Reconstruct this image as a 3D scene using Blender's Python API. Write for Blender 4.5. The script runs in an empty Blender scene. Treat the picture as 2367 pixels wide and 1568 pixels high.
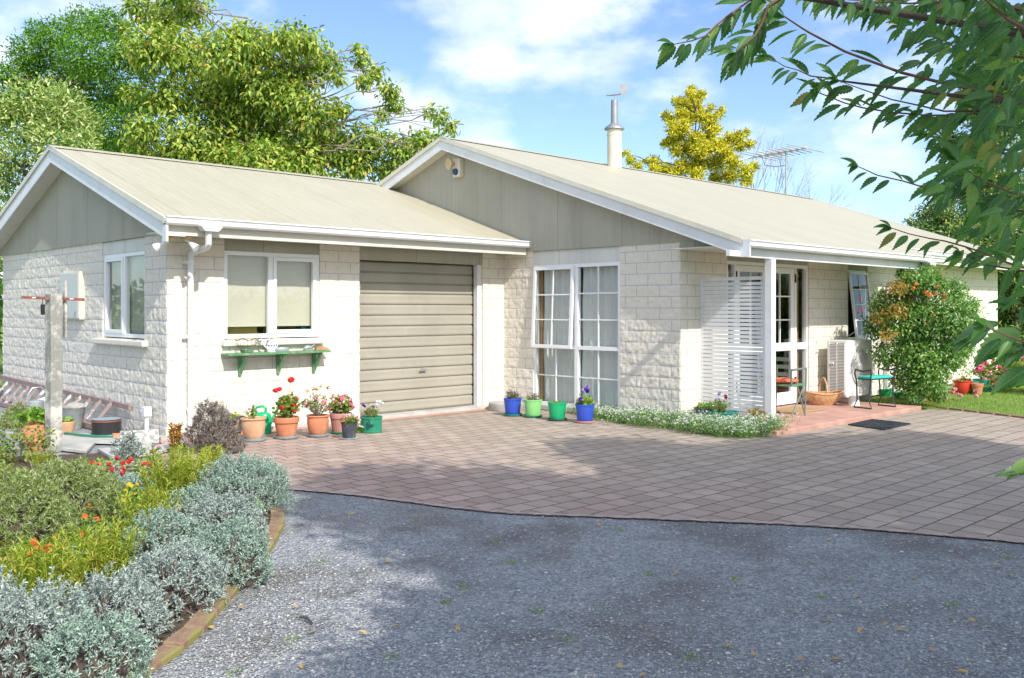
import bpy, math, random
import numpy as np
from mathutils import Vector
random.seed(7); RNG=np.random.default_rng(11)
SC=bpy.context.scene; COL=SC.collection
PI=math.pi
# ---------------------------------------------------------------- camera model (metres, z up, origin = near corner of the garage wing)
FO=2143.; CX=1183.5; HZ=715.; AN=math.radians(46.0948)
FW=Vector((math.cos(AN),math.sin(AN),0)); RT=Vector((math.sin(AN),-math.cos(AN),0)); UP=Vector((0,0,1))
CAM=Vector((-4.534,-10.431,1.5))
def ray(x,y): return FW+RT*((x-CX)/FO)+UP*((HZ-y)/FO)
def G(x,y,z=0.):
    d=ray(x,y); return CAM+d*((z-CAM.z)/d.z)
def AT(x,y,D): return CAM+ray(x,y)*D
def PY(x,y,Y):
    d=ray(x,y); return CAM+d*((Y-CAM.y)/d.y)
SUN=Vector((-.205,-1.,.845)).normalized()
# ---------------------------------------------------------------- tagging
def tag(o,label=None,cat=None,group=None,kind=None):
    if label:o['label']=label
    if cat:o['category']=cat
    if group:o['group']=group
    if kind:o['kind']=kind
    return o
def thing(name,label,cat,loc=(0,0,0),rz=0,group=None):
    o=bpy.data.objects.new(name,None); COL.objects.link(o); o.location=loc; o.rotation_euler=(0,0,rz); o.empty_display_size=.1
    return tag(o,label,cat,group)
def kids(o): return [c for c in bpy.data.objects if c.parent==o]
def copy_tree(o,parent=None,label=None):
    ch=kids(o); c=o.copy(); COL.objects.link(c)
    if parent: c.parent=parent
    if label: c['label']=label
    for k in ch: copy_tree(k,c)
    return c
def link(name,me,m,parent=None):
    o=bpy.data.objects.new(name,me); COL.objects.link(o)
    if m is not None: me.materials.append(m)
    if parent is not None: o.parent=parent
    return o
# ---------------------------------------------------------------- mesh builder
class MB:
    def __init__(s): s.v=[]; s.f=[]; s.uv={}
    def add(s,vs,fs):
        n=len(s.v); s.v.extend([tuple(v) for v in vs]); s.f.extend([tuple(i+n for i in f) for f in fs]); return s
    def box(s,a,b,rz=0,c=None):
        x0,y0,z0=a;x1,y1,z1=b
        vs=[(x0,y0,z0),(x1,y0,z0),(x1,y1,z0),(x0,y1,z0),(x0,y0,z1),(x1,y0,z1),(x1,y1,z1),(x0,y1,z1)]
        return s.hexa(vs)
    def hexa(s,vs): return s.add(vs,[(0,3,2,1),(4,5,6,7),(0,1,5,4),(1,2,6,5),(2,3,7,6),(3,0,4,7)])
    def obox(s,P,u,n,s0,s1,n0,n1,z0,z1):
        P=Vector(P);u=Vector(u);n=Vector(n)
        q=lambda a,b,z:P+u*a+n*b+Vector((0,0,z))
        return s.hexa([q(s0,n0,z0),q(s1,n0,z0),q(s1,n1,z0),q(s0,n1,z0),q(s0,n0,z1),q(s1,n0,z1),q(s1,n1,z1),q(s0,n1,z1)])
    def beam(s,a,b,w,h,up=(0,0,1)):
        a=Vector(a);b=Vector(b);d=(b-a).normalized();x=d.cross(Vector(up))
        if x.length<1e-4:x=d.cross(Vector((1,0,0)))
        x.normalize();y=x.cross(d)
        r=[]
        for p in (a,b):
            r+= [p-x*w/2-y*h/2,p+x*w/2-y*h/2,p+x*w/2+y*h/2,p-x*w/2+y*h/2]
        return s.hexa(r)
    def tube(s,pts,rad,n=8,cap=True):
        pts=[Vector(p) for p in pts]
        if not hasattr(rad,'__len__'): rad=[rad]*len(pts)
        rings=[];px=None
        for i,p in enumerate(pts):
            d=(pts[min(i+1,len(pts)-1)]-pts[max(i-1,0)])
            if d.length<1e-7:d=Vector((0,0,1))
            d.normalize()
            if px is None:
                px=d.cross(Vector((0,0,1)))
                if px.length<.1:px=d.cross(Vector((1,0,0)))
            px=(px-d*px.dot(d)); px.normalize(); y=d.cross(px)
            rings.append([p+(px*math.cos(2*PI*k/n)+y*math.sin(2*PI*k/n))*rad[i] for k in range(n)])
        vs=[v for r in rings for v in r];fs=[]
        for i in range(len(pts)-1):
            for k in range(n):
                a=i*n+k;b=i*n+(k+1)%n; fs.append((a,b,b+n,a+n))
        if cap: fs.append(tuple(range(n-1,-1,-1))); fs.append(tuple((len(pts)-1)*n+k for k in range(n)))
        return s.add(vs,fs)
    def lathe(s,prof,n=28,c=(0,0,0),sx=1,sy=1):
        c=Vector(c);vs=[];fs=[]
        for r,z in prof:
            for k in range(n):
                a=2*PI*k/n; vs.append(c+Vector((r*math.cos(a)*sx,r*math.sin(a)*sy,z)))
        for i in range(len(prof)-1):
            for k in range(n):
                a=i*n+k;b=i*n+(k+1)%n; fs.append((a,b,b+n,a+n))
        if prof[0][0]>1e-4: fs.append(tuple(range(n-1,-1,-1)))
        if prof[-1][0]>1e-4: fs.append(tuple((len(prof)-1)*n+k for k in range(n)))
        return s.add(vs,fs)
    def prism(s,poly,a,b):
        """extrude polygon (list of 3D) by vector from a offset to b offset"""
        n=len(poly);a=Vector(a);b=Vector(b)
        vs=[Vector(p)+a for p in poly]+[Vector(p)+b for p in poly]
        fs=[tuple(range(n-1,-1,-1)),tuple(range(n,2*n))]+[(i,(i+1)%n,(i+1)%n+n,i+n) for i in range(n)]
        return s.add(vs,fs)
    def sphere(s,c,r,sc=(1,1,1),n=10,m=7):
        prof=[(math.sin(PI*i/m)*r,-math.cos(PI*i/m)*r*sc[2]) for i in range(m+1)]
        prof[0]=(1e-5,prof[0][1]);prof[-1]=(1e-5,prof[-1][1])
        return s.lathe(prof,n,c,sc[0],sc[1])
    def build(s,name,m=None,parent=None,smooth=False,bevel=0):
        me=bpy.data.meshes.new(name); me.from_pydata(s.v,[],s.f)
        o=link(name,me,m,parent)
        import bmesh
        bm=bmesh.new();bm.from_mesh(me);bmesh.ops.recalc_face_normals(bm,faces=bm.faces)
        if bevel>0:
            es=[e for e in bm.edges if len(e.link_faces)==2 and e.calc_face_angle(0)>.6]
            if es: bmesh.ops.bevel(bm,geom=es,offset=bevel,segments=2,affect='EDGES',profile=.6)
        bm.to_mesh(me);bm.free()
        if smooth:
            me.polygons.foreach_set('use_smooth',[True]*len(me.polygons))
            try: me.set_sharp_from_angle(angle=math.radians(40))
            except Exception: pass
        return o
def npmesh(name,V,F,m,parent=None,smooth=False,uv=None):
    V=np.asarray(V,dtype=np.float32);F=np.asarray(F,dtype=np.int32)
    me=bpy.data.meshes.new(name);k=F.shape[1]
    me.vertices.add(len(V));me.vertices.foreach_set('co',V.ravel())
    me.loops.add(F.size);me.loops.foreach_set('vertex_index',F.ravel())
    me.polygons.add(len(F));me.polygons.foreach_set('loop_start',np.arange(0,F.size,k,dtype=np.int32))
    try: me.polygons.foreach_set('loop_total',np.full(len(F),k,dtype=np.int32))
    except Exception: pass
    if smooth: me.polygons.foreach_set('use_smooth',np.ones(len(F),dtype=bool))
    if uv is not None:
        l=me.uv_layers.new(name='UVMap'); l.data.foreach_set('uv',np.asarray(uv,dtype=np.float32)[F.ravel()].ravel())
    me.update(calc_edges=True);me.validate()
    return link(name,me,m,parent)
# ---------------------------------------------------------------- leaves
def nrm(a): return a/np.maximum(np.linalg.norm(a,axis=-1,keepdims=True),1e-9)
def rdir(n): return nrm(RNG.normal(size=(n,3)))
TM={}
TM['blade']=(np.array([[0,0,0],[.45,.5,.08],[1,0,-.08],[.45,-.5,.08]]),np.array([[0,2,1],[0,3,2]]))
TM['leaf']=(np.array([[0,0,0],[.3,.45,.1],[.7,.36,.06],[1,0,-.12],[.7,-.36,.06],[.3,-.45,.1],[.5,0,-.02]]),
            np.array([[0,6,1],[1,6,2],[2,6,3],[3,6,4],[4,6,5],[5,6,0]]))
TM['round']=(np.array([[0,0,0],[.25,.5,.08],[.75,.5,.05],[1,.15,0],[1,-.15,0],[.75,-.5,.05],[.25,-.5,.08],[.5,0,-.06]]),
            np.array([[0,7,1],[1,7,2],[2,7,3],[3,7,4],[4,7,5],[5,7,6],[6,7,0]]))
def _serr():
    n=9;v=[];f=[]
    for i in range(n+1):
        t=i/n; w=.5*math.sin(PI*min(1,t*1.0)**.72)*(1-.25*t); v.append([t,0,-.16*t*t])
        wz=.09*math.sin(PI*t)
        v.append([t,w*.62,wz*.5-.16*t*t]);v.append([t,-w*.62,wz*.5-.16*t*t])
        tt=min(1,t+.035); v.append([tt,w*1.08,wz-.16*t*t]);v.append([tt,-w*1.08,wz-.16*t*t])
    # notch verts between teeth
    for i in range(n):
        t=(i+.55)/n; w=.5*math.sin(PI*t**.72)*(1-.25*t); wz=.09*math.sin(PI*t)
        v.append([t,w*.84,wz-.16*t*t]);v.append([t,-w*.84,wz-.16*t*t])
    for i in range(n):
        a=i*5;b=a+5;q=(n+1)*5+i*2
        f+=[[a,b,b+1],[a,b+1,a+1],[a,b+2,b],[a,a+2,b+2]]
        f+=[[a+1,q,a+3],[a+1,b+1,q],[b+1,b+3,q],[a+2,a+4,q+1],[a+2,q+1,b+2],[b+2,q+1,b+4]]
    return np.array(v),np.array(f)
TM['serr']=_serr()
def leaves(name,P,D,Nn,L,W,m,parent=None,t='leaf',smooth=False):
    tv,tf=TM[t];P=np.asarray(P,float);D=nrm(np.asarray(D,float));Nn=np.asarray(Nn,float)
    S=nrm(np.cross(D,Nn));Nn=np.cross(S,D);n=len(P)
    L=np.broadcast_to(np.asarray(L,float),(n,));W=np.broadcast_to(np.asarray(W,float),(n,))
    V=P[:,None]+D[:,None]*(tv[None,:,0,None]*L[:,None,None])+S[:,None]*(tv[None,:,1,None]*W[:,None,None])+Nn[:,None]*(tv[None,:,2,None]*L[:,None,None])
    F=tf[None]+(np.arange(n)*len(tv))[:,None,None]
    return npmesh(name,V.reshape(-1,3),F.reshape(-1,tf.shape[1]),m,parent,smooth,uv=np.tile(tv[:,:2],(n,1)) if t=='serr' else None)
def blobpts(cl,dens,shell=.45,mn=8):
    """cl: list of (x,y,z,r) clumps -> points + outward dirs"""
    Ps=[];Os=[]
    for (x,y,z,r) in cl:
        n=max(mn,int(dens*r*r)); d=rdir(n); rr=r*(1-shell*RNG.random(n)**1.3)*(1+.16*RNG.normal(size=n))
        Ps.append(np.array([x,y,z])+d*rr[:,None]*np.array([1,1,.85]));Os.append(d)
    return np.concatenate(Ps),np.concatenate(Os)
# value noise
def _h(ix,iy,seed):
    h=(ix.astype(np.int64)*374761393+iy.astype(np.int64)*668265263+seed*974634777)&0xffffffff
    h=((h^(h>>13))*1274126177)&0xffffffff
    return ((h^(h>>16))&0xffff)/65535.
def vnoise(x,y,seed=0):
    ix=np.floor(x);iy=np.floor(y);fx=x-ix;fy=y-iy;fx=fx*fx*(3-2*fx);fy=fy*fy*(3-2*fy)
    a=_h(ix,iy,seed);b=_h(ix+1,iy,seed);c=_h(ix,iy+1,seed);d=_h(ix+1,iy+1,seed)
    return (a*(1-fx)+b*fx)*(1-fy)+(c*(1-fx)+d*fx)*fy
# ---------------------------------------------------------------- materials
class NT:
    def __init__(s,name):
        s.m=bpy.data.materials.new(name);s.m.use_nodes=True;s.t=s.m.node_tree;s.t.nodes.clear()
        s.out=s.n('ShaderNodeOutputMaterial')
    def n(s,typ,**k):
        o=s.t.nodes.new(typ)
        for a,b in k.items():
            if a=='inp':
                for i,v in b.items():
                    if isinstance(v,bpy.types.NodeSocket): s.t.links.new(v,o.inputs[i])
                    else: o.inputs[i].default_value=v
            else: setattr(o,a,b)
        return o
    def l(s,a,b): s.t.links.new(a,b)
    def co(s,kind='Object',scale=(1,1,1)):
        c=s.n('ShaderNodeTexCoord');mp=s.n('ShaderNodeMapping');mp.inputs['Scale'].default_value=scale;s.l(c.outputs[kind],mp.inputs[0]);return mp.outputs[0]
    def noise(s,vec,scale,detail=4,rough=.55): return s.n('ShaderNodeTexNoise',inp={'Vector':vec,'Scale':scale,'Detail':detail,'Roughness':rough})
    def ramp(s,fac,stops):
        r=s.n('ShaderNodeValToRGB');e=r.color_ramp.elements
        while len(e)<len(stops):e.new(.5)
        for i,(p,c) in enumerate(stops): e[i].position=p;e[i].color=(*c,1) if len(c)==3 else c
        s.l(fac,r.inputs[0]);return r.outputs[0]
    def mix(s,fac,a,b,mode='MIX'):
        x=s.n('ShaderNodeMix',data_type='RGBA',blend_type=mode)
        for i,v in ((0,fac),(6,a),(7,b)):
            if isinstance(v,bpy.types.NodeSocket): s.l(v,x.inputs[i])
            else: x.inputs[i].default_value=v if i==0 else (*v,1)
        return x.outputs[2]
    def pr(s,col,rough=.6,metal=0,spec=.5,bump=None,bs=.3,bd=.01,**k):
        p=s.n('ShaderNodeBsdfPrincipled')
        for i,v in (('Base Color',col),('Roughness',rough),('Metallic',metal),('Specular IOR Level',spec)):
            if isinstance(v,bpy.types.NodeSocket): s.l(v,p.inputs[i])
            else: p.inputs[i].default_value=(*v,1) if i=='Base Color' else v
        if bump is not None:
            b=s.n('ShaderNodeBump',inp={'Height':bump,'Strength':bs,'Distance':bd});s.l(b.outputs[0],p.inputs['Normal'])
        for a,b in k.items(): p.inputs[a].default_value=b
        s.p=p;return p
    def fin(s,sh): s.l(sh.outputs[0] if hasattr(sh,'outputs') else sh,s.out.inputs[0]);return s.m
def plain(name,c,rough=.55,metal=0,var=.12,sc=6,bs=.15,bd=.004,spec=.5,dirt=None,dsc=2.,dth=(.5,.68),**k):
    t=NT(name);v=t.co();no=t.noise(v,sc,5)
    c1=tuple(min(1,x*(1+var)) for x in c);c2=tuple(x*(1-var) for x in c)
    col=t.ramp(no.outputs[0],[(.3,c2),(.7,c1)])
    if dirt:
        n2=t.noise(v,dsc,6,.7);f=t.ramp(n2.outputs[0],[(dth[0],(0,0,0)),(dth[1],(1,1,1))]);col=t.mix(f,col,dirt)
    n3=t.noise(v,sc*9,4)
    return t.fin(t.pr(col,rough,metal,spec,bump=n3.outputs[0],bs=bs,bd=bd,**k))
def leafmat(name,stops,rough=.5,tr=.3,spec=.4,trc=None):
    t=NT(name);g=t.n('ShaderNodeNewGeometry');col=t.ramp(g.outputs['Random Per Island'],stops)
    p=t.pr(col,rough,0,spec);tl=t.n('ShaderNodeBsdfTranslucent')
    br=t.mix(1.,col,trc or (1.35,1.5,.6),'MULTIPLY');t.l(br,tl.inputs[0])
    mx=t.n('ShaderNodeMixShader',inp={0:tr});t.l(p.outputs[0],mx.inputs[1]);t.l(tl.outputs[0],mx.inputs[2]);return t.fin(mx)
M={}
def mk():
    t=NT('block_paint');uv=t.co('UV')
    br=t.n('ShaderNodeTexBrick',inp={'Vector':uv,'Color1':(1,1,1,1),'Color2':(.9,.9,.9,1),'Mortar':(0,0,0,1),'Scale':1.,'Mortar Size':.0062,'Mortar Smooth':.3,'Bias':0.,'Brick Width':.386,'Row Height':.1515})
    br.offset=.5
    ob=t.co();n1=t.noise(ob,1.4,5);n2=t.noise(ob,45,6,.7);n3=t.noise(ob,14,5,.65)
    base=t.ramp(n1.outputs[0],[(.3,(.705,.65,.56)),(.7,(.755,.705,.615))])
    base=t.mix(.5,base,t.ramp(n3.outputs[0],[(.25,(.64,.58,.48)),(.55,(.79,.745,.655))]))
    col=t.mix(br.outputs['Fac'],base,(.46,.47,.49))
    col=t.mix(.6,col,t.mix(1.,col,br.outputs['Color'],'MULTIPLY')) if 0 else col
    m=t.n('ShaderNodeMath',operation='MULTIPLY',inp={0:n3.outputs[0],1:1.}).outputs[0]
    ad=t.n('ShaderNodeMath',operation='ADD',inp={0:m,1:n2.outputs[0]}).outputs[0]
    M['block']=t.fin(t.pr(col,.75,0,.25,bump=ad,bs=.55,bd=.012))
    # roof sheet
    def roof(name,axis):
        t=NT(name);ob=t.co();sx=t.n('ShaderNodeSeparateXYZ',inp={0:ob})
        w=t.n('ShaderNodeMath',operation='MULTIPLY',inp={0:sx.outputs[0],1:2*PI/.076}).outputs[0]
        sn=t.n('ShaderNodeMath',operation='SINE',inp={0:w}).outputs[0]
        n1=t.noise(t.co('Object',(.9,.25,.25)),2.2,7,.65);n2=t.noise(t.co('Object',(9,.5,.5)),3,6,.7);n3=t.noise(ob,26,5,.7)
        c=t.ramp(n1.outputs[0],[(.3,(.41,.375,.265)),(.7,(.475,.445,.335))])
        c=t.mix(.45,c,t.ramp(n2.outputs[0],[(.3,(.35,.32,.225)),(.65,(.51,.48,.375))]))
        c=t.mix(t.ramp(n3.outputs[0],[(.6,(0,0,0)),(.78,(.55,.55,.55))]),c,(.30,.28,.19))
        # side-lap lines every 1.52 m
        fr=t.n('ShaderNodeMath',operation='FRACT',inp={0:t.n('ShaderNodeMath',operation='DIVIDE',inp={0:sx.outputs[0],1:1.524}).outputs[0]}).outputs[0]
        lp=t.n('ShaderNodeMath',operation='LESS_THAN',inp={0:fr,1:.009}).outputs[0]
        c=t.mix(t.n('ShaderNodeMath',operation='MULTIPLY',inp={0:lp,1:.5}).outputs[0],c,(.22,.2,.15))
        return t.fin(t.pr(c,.5,0,.35,bump=sn,bs=.3,bd=.008))
    M['roof']=roof('roof_sheet',0)
    # cladding: vertical grain boards
    def clad(name,c1,c2,ax):
        t=NT(name);sc=(22,22,.35)
        n1=t.noise(t.co('Object',sc),2.,6,.7);n2=t.noise(t.co('Object',(1.4,1.4,.5)),1.6,5)
        c=t.ramp(n1.outputs[0],[(.3,c1),(.72,c2)]);c=t.mix(.3,c,t.ramp(n2.outputs[0],[(.3,tuple(x*.8 for x in c1)),(.7,tuple(min(1,x*1.15) for x in c2))]))
        sx=t.n('ShaderNodeSeparateXYZ',inp={0:t.co()});
        fr=t.n('ShaderNodeMath',operation='FRACT',inp={0:t.n('ShaderNodeMath',operation='DIVIDE',inp={0:t.n('ShaderNodeMath',operation='ADD',inp={0:sx.outputs[ax],1:20.37}).outputs[0],1:1.2}).outputs[0]}).outputs[0]
        lp=t.n('ShaderNodeMath',operation='LESS_THAN',inp={0:fr,1:.0075}).outputs[0]
        fr2=t.n('ShaderNodeMath',operation='FRACT',inp={0:t.n('ShaderNodeMath',operation='DIVIDE',inp={0:sx.outputs[ax],1:.15}).outputs[0]}).outputs[0]
        lp2=t.n('ShaderNodeMath',operation='LESS_THAN',inp={0:fr2,1:.045}).outputs[0]
        h=t.n('ShaderNodeMath',operation='SUBTRACT',inp={0:n1.outputs[0],1:lp2}).outputs[0]
        c=t.mix(t.n('ShaderNodeMath',operation='MULTIPLY',inp={0:lp,1:.55}).outputs[0],c,(.10,.09,.07))
        c=t.mix(t.n('ShaderNodeMath',operation='MULTIPLY',inp={0:lp2,1:.10}).outputs[0],c,(.15,.14,.11))
        return t.fin(t.pr(c,.7,0,.3,bump=h,bs=.35,bd=.006))
    M['clad_y']=clad('gable_board',(.35,.335,.27),(.44,.425,.35),1)
    M['clad_x']=clad('front_board',(.38,.36,.295),(.47,.45,.37),0)
    M['clad_pale']=clad('pale_panel_board',(.60,.60,.55),(.70,.70,.65),1)
    M['white']=plain('white_paint',(.74,.745,.75),.4,var=.03,sc=3,bs=.05,dirt=(.66,.65,.62),dsc=3.5)
    M['frame']=plain('white_aluminium',(.84,.85,.86),.32,var=.02,sc=3,bs=.02)
    M['soffit']=plain('soffit_paint',(.66,.63,.55),.6,var=.05)
    M['edgec']=plain('edge_course_brick',(.44,.33,.28),.9,var=.25,sc=14,bs=.6,bd=.01,dirt=(.30,.27,.23),dsc=9)
    M['ladst']=plain('ladder_stile_wood',(.30,.215,.20),.8,var=.2,sc=8)
    M['fluem']=plain('dull_flue_steel',(.36,.37,.38),.45,.6,var=.12)
    M['door']=plain('garage_door_paint',(.375,.35,.285),.45,var=.07,sc=2,dirt=(.33,.31,.25),dsc=1.2)
    M['doord']=plain('garage_door_groove',(.2,.18,.13),.6)
    M['beige']=plain('cream_metal',(.68,.64,.52),.45,var=.08,sc=3)
    M['steel']=plain('galvanised_steel',(.5,.51,.52),.35,.75,var=.15,sc=12)
    M['zinc']=plain('dull_zinc',(.38,.42,.42),.5,.35,var=.18,sc=9,dirt=(.5,.52,.5),dsc=5)
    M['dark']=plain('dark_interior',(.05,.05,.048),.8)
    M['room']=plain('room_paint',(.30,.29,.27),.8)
    M['blk']=plain('black_metal',(.03,.03,.032),.35)
    M['blind']=plain('roller_blind_cloth',(.64,.585,.48),.8,var=.05,sc=2)
    M['sillp']=plain('sill_paint',(.74,.69,.60),.7,var=.08,sc=14,bs=.6,bd=.01)
    M['blindg']=plain('grey_blind_cloth',(.50,.48,.41),.8,var=.2,sc=1.5)
    M['green']=plain('green_paint',(.10,.27,.12),.5,var=.2,dirt=(.30,.38,.27),dsc=9)
    M['terra']=plain('terracotta',(.58,.225,.115),.75,var=.14,sc=7,dirt=(.62,.32,.2),dsc=4)
    M['terrap']=plain('pale_terracotta',(.62,.36,.21),.75,var=.16,sc=6,dirt=(.66,.47,.33),dsc=3)
    M['terrak']=plain('pink_plastic',(.55,.27,.24),.6,var=.12)
    M['sauc']=plain('blue_grey_plastic',(.27,.36,.40),.5,var=.1)
    M['soil']=plain('potting_soil',(.075,.05,.035),.95,var=.5,sc=40,bs=.8,bd=.01)
    M['blueb']=plain('blue_plastic',(.035,.09,.50),.3,var=.06)
    M['lime']=plain('light_green_plastic',(.26,.62,.22),.32,var=.05)
    M['greenb']=plain('green_plastic',(.015,.40,.16),.3,var=.06)
    M['dgreen']=plain('dark_green_plastic',(.02,.22,.13),.35,var=.08)
    M['teal']=plain('teal_plastic',(.03,.27,.22),.35,var=.08)
    M['darkp']=plain('dark_plastic',(.05,.06,.075),.5,var=.2,dirt=(.12,.13,.14),dsc=6)
    M['redp']=plain('red_glaze',(.62,.05,.03),.3,var=.12)
    M['rubber']=plain('black_rubber',(.035,.037,.04),.7)
    M['wood']=plain('brown_wood',(.40,.22,.085),.55,var=.2,sc=5)
    M['wgrey']=plain('weathered_timber',(.40,.38,.35),.85,var=.25,sc=9,bs=.5)
    M['wick']=plain('wicker',(.60,.36,.18),.65,var=.3,sc=30,bs=.6)
    M['coir']=plain('coir_mat',(.40,.27,.13),.95,var=.3,sc=40,bs=.8)
    M['conc']=plain('concrete',(.47,.46,.43),.9,var=.13,sc=5,bs=.4,dirt=(.32,.32,.29),dsc=2.2)
    M['red_slab']=plain('red_tile_paint',(.47,.265,.21),.8,var=.16,sc=3,bs=.3,dirt=(.60,.36,.29),dsc=1.5)
    M['ladder']=plain('ladder_wood',(.33,.24,.225),.8,var=.2,sc=8,dirt=(.72,.71,.7),dsc=7.,dth=(.52,.58))
    M['post_w']=plain('peeling_white_post',(.62,.59,.51),.8,var=.12,sc=8,bs=.7,bd=.01,dirt=(.28,.28,.25),dsc=3.4,dth=(.42,.52))
    M['rust']=plain('rusty_angle',(.28,.09,.055),.6,var=.3,sc=20)
    M['whitep']=plain('white_plastic',(.80,.80,.79),.35,var=.04)
    M['hpw']=plain('heat_pump_casing',(.78,.78,.76),.4,var=.03)
    M['bark']=plain('pale_bark',(.30,.25,.20),.9,var=.35,sc=14,bs=.8,bd=.02)
    M['barkd']=plain('dark_bark',(.10,.075,.06),.9,var=.35,sc=14,bs=.8,bd=.02)
    M['twig']=plain('reddish_twig',(.16,.075,.05),.6,var=.3,sc=30)
    M['yel']=plain('yellow_card',(.66,.54,.15),.8);M['card']=plain('brown_card',(.50,.32,.16),.85)
    M['cush']=plain('coral_cushion',(.66,.17,.10),.85,var=.15,sc=10)
    M['turq']=plain('turquoise_pad',(.03,.50,.42),.6)
    M['tan']=plain('tan_lamp_base',(.58,.43,.24),.5)
    M['pinkp']=plain('faded_pink_plastic',(.7,.35,.3),.5);M['skyp']=plain('pale_blue_plastic',(.22,.55,.62),.4)
    # glass
    t=NT('window_glass');tr=t.n('ShaderNodeBsdfTransparent',inp={0:(.93,.95,.94,1)});gl=t.n('ShaderNodeBsdfGlossy',inp={0:(.9,.93,.95,1),1:.015})
    lw_=t.n('ShaderNodeLayerWeight',inp={0:.5});f2=t.n('ShaderNodeMath',operation='MULTIPLY_ADD',inp={0:t.n('ShaderNodeMath',operation='POWER',inp={0:lw_.outputs['Facing'],1:4.5}).outputs[0],1:.8,2:.035}).outputs[0]
    mx=t.n('ShaderNodeMixShader',inp={0:f2});t.l(tr.outputs[0],mx.inputs[1]);t.l(gl.outputs[0],mx.inputs[2]);M['glass']=t.fin(mx)
    # sheer curtain
    t=NT('sheer_curtain');d=t.n('ShaderNodeBsdfDiffuse',inp={0:(.93,.93,.94,1)});tl=t.n('ShaderNodeBsdfTranslucent',inp={0:(.8,.8,.8,1)});tp=t.n('ShaderNodeBsdfTransparent')
    a=t.n('ShaderNodeMixShader',inp={0:.25});t.l(d.outputs[0],a.inputs[1]);t.l(tl.outputs[0],a.inputs[2])
    b=t.n('ShaderNodeMixShader',inp={0:.05});t.l(a.outputs[0],b.inputs[1]);t.l(tp.outputs[0],b.inputs[2]);M['sheer']=t.fin(b)
    # gravel
    t=NT('gravel');ob=t.co();v=t.n('ShaderNodeTexVoronoi',inp={'Vector':ob,'Scale':62.});v2=t.n('ShaderNodeTexVoronoi',inp={'Vector':ob,'Scale':24.})
    sv=t.n('ShaderNodeSeparateColor',inp={0:v.outputs['Color']})
    c=t.ramp(sv.outputs[0],[(0.,(.21,.22,.23)),(.45,(.31,.325,.34)),(.85,(.40,.41,.42)),(1.,(.50,.50,.49))])
    n1=t.noise(ob,1.1,6,.65);n2=t.noise(ob,4.5,6,.7)
    c=t.mix(t.ramp(n1.outputs[0],[(.46,(0,0,0)),(.66,(.72,.72,.72))]),c,(.20,.18,.15))
    c=t.mix(t.ramp(n2.outputs[0],[(.55,(0,0,0)),(.75,(.5,.5,.5))]),c,(.40,.40,.39))
    n4=t.noise(ob,.55,7,.75);c=t.mix(t.ramp(n4.outputs[0],[(.50,(0,0,0)),(.62,(.62,.62,.62))]),c,(.155,.15,.145))
    n5=t.noise(t.co('Object',(1.,3.,1.)),2.3,6,.75);c=t.mix(t.ramp(n5.outputs[0],[(.58,(0,0,0)),(.72,(.5,.5,.5))]),c,(.25,.22,.13))
    h=t.n('ShaderNodeMath',operation='ADD',inp={0:v.outputs[0],1:v2.outputs[0]}).outputs[0]
    M['gravel']=t.fin(t.pr(c,.85,0,.3,bump=h,bs=.9,bd=.02))
    M['pebble']=leafmat('pebble_stone',[(0,(.19,.20,.21)),(.4,(.30,.315,.33)),(.75,(.395,.405,.415)),(.93,(.43,.41,.37)),(.985,(.62,.61,.58))],.75,0.)
    # pavers
    t=NT('paving');ob=t.co();nd=t.noise(ob,3.,3);wb=t.mix(.012,ob,nd.outputs['Color'])
    wv=t.n('ShaderNodeVectorMath',operation='ADD',inp={0:ob,1:t.n('ShaderNodeVectorMath',operation='SCALE',inp={0:nd.outputs['Color'],'Scale':.014}).outputs[0]}).outputs[0]
    br=t.n('ShaderNodeTexBrick',inp={'Vector':wv,'Color1':(0,0,0,1),'Color2':(1,1,1,1),'Mortar':(.5,.5,.5,1),'Scale':1.,'Mortar Size':.007,'Mortar Smooth':.35,'Bias':0.,'Brick Width':.235,'Row Height':.205});br.offset=.5
    sp=t.n('ShaderNodeSeparateXYZ',inp={0:ob});
    xr=t.n('ShaderNodeMapRange',inp={0:t.n('ShaderNodeMath',operation='ADD',inp={0:sp.outputs[0],1:t.n('ShaderNodeMath',operation='MULTIPLY',inp={0:t.noise(ob,.7,3).outputs[0],1:2.5}).outputs[0]}).outputs[0],1:1.5,2:4.2}).outputs[0]
    pink=t.ramp(br.outputs['Color'],[(0.,(.37,.25,.205)),(.5,(.43,.30,.25)),(1.,(.51,.365,.31))])
    grey=t.ramp(br.outputs['Color'],[(0.,(.36,.29,.235)),(.5,(.405,.33,.27)),(1.,(.46,.38,.31))])
    c=t.mix(xr,pink,grey)
    n1=t.noise(ob,2.4,7,.7);n2=t.noise(ob,60,4,.7);n3=t.noise(ob,9.,5,.7)
    c=t.mix(t.ramp(n1.outputs[0],[(.42,(0,0,0)),(.72,(.5,.5,.5))]),c,(.27,.235,.205))
    c=t.mix(t.ramp(n2.outputs[0],[(.3,(.35,.35,.35)),(.6,(0,0,0))]),c,(.16,.14,.125))
    c=t.mix(t.ramp(n3.outputs[0],[(.52,(0,0,0)),(.75,(.4,.4,.4))]),c,(.44,.38,.33))
    moss=t.ramp(t.noise(ob,1.6,4).outputs[0],[(.40,(.115,.09,.065)),(.60,(.085,.12,.03))])
    c=t.mix(br.outputs['Fac'],c,moss)
    h=t.n('ShaderNodeMath',operation='SUBTRACT',inp={0:t.n('ShaderNodeMath',operation='MULTIPLY',inp={0:n2.outputs[0],1:.25}).outputs[0],1:br.outputs['Fac']}).outputs[0]
    M['paver']=t.fin(t.pr(c,.82,0,.3,bump=h,bs=.9,bd=.008))
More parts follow.
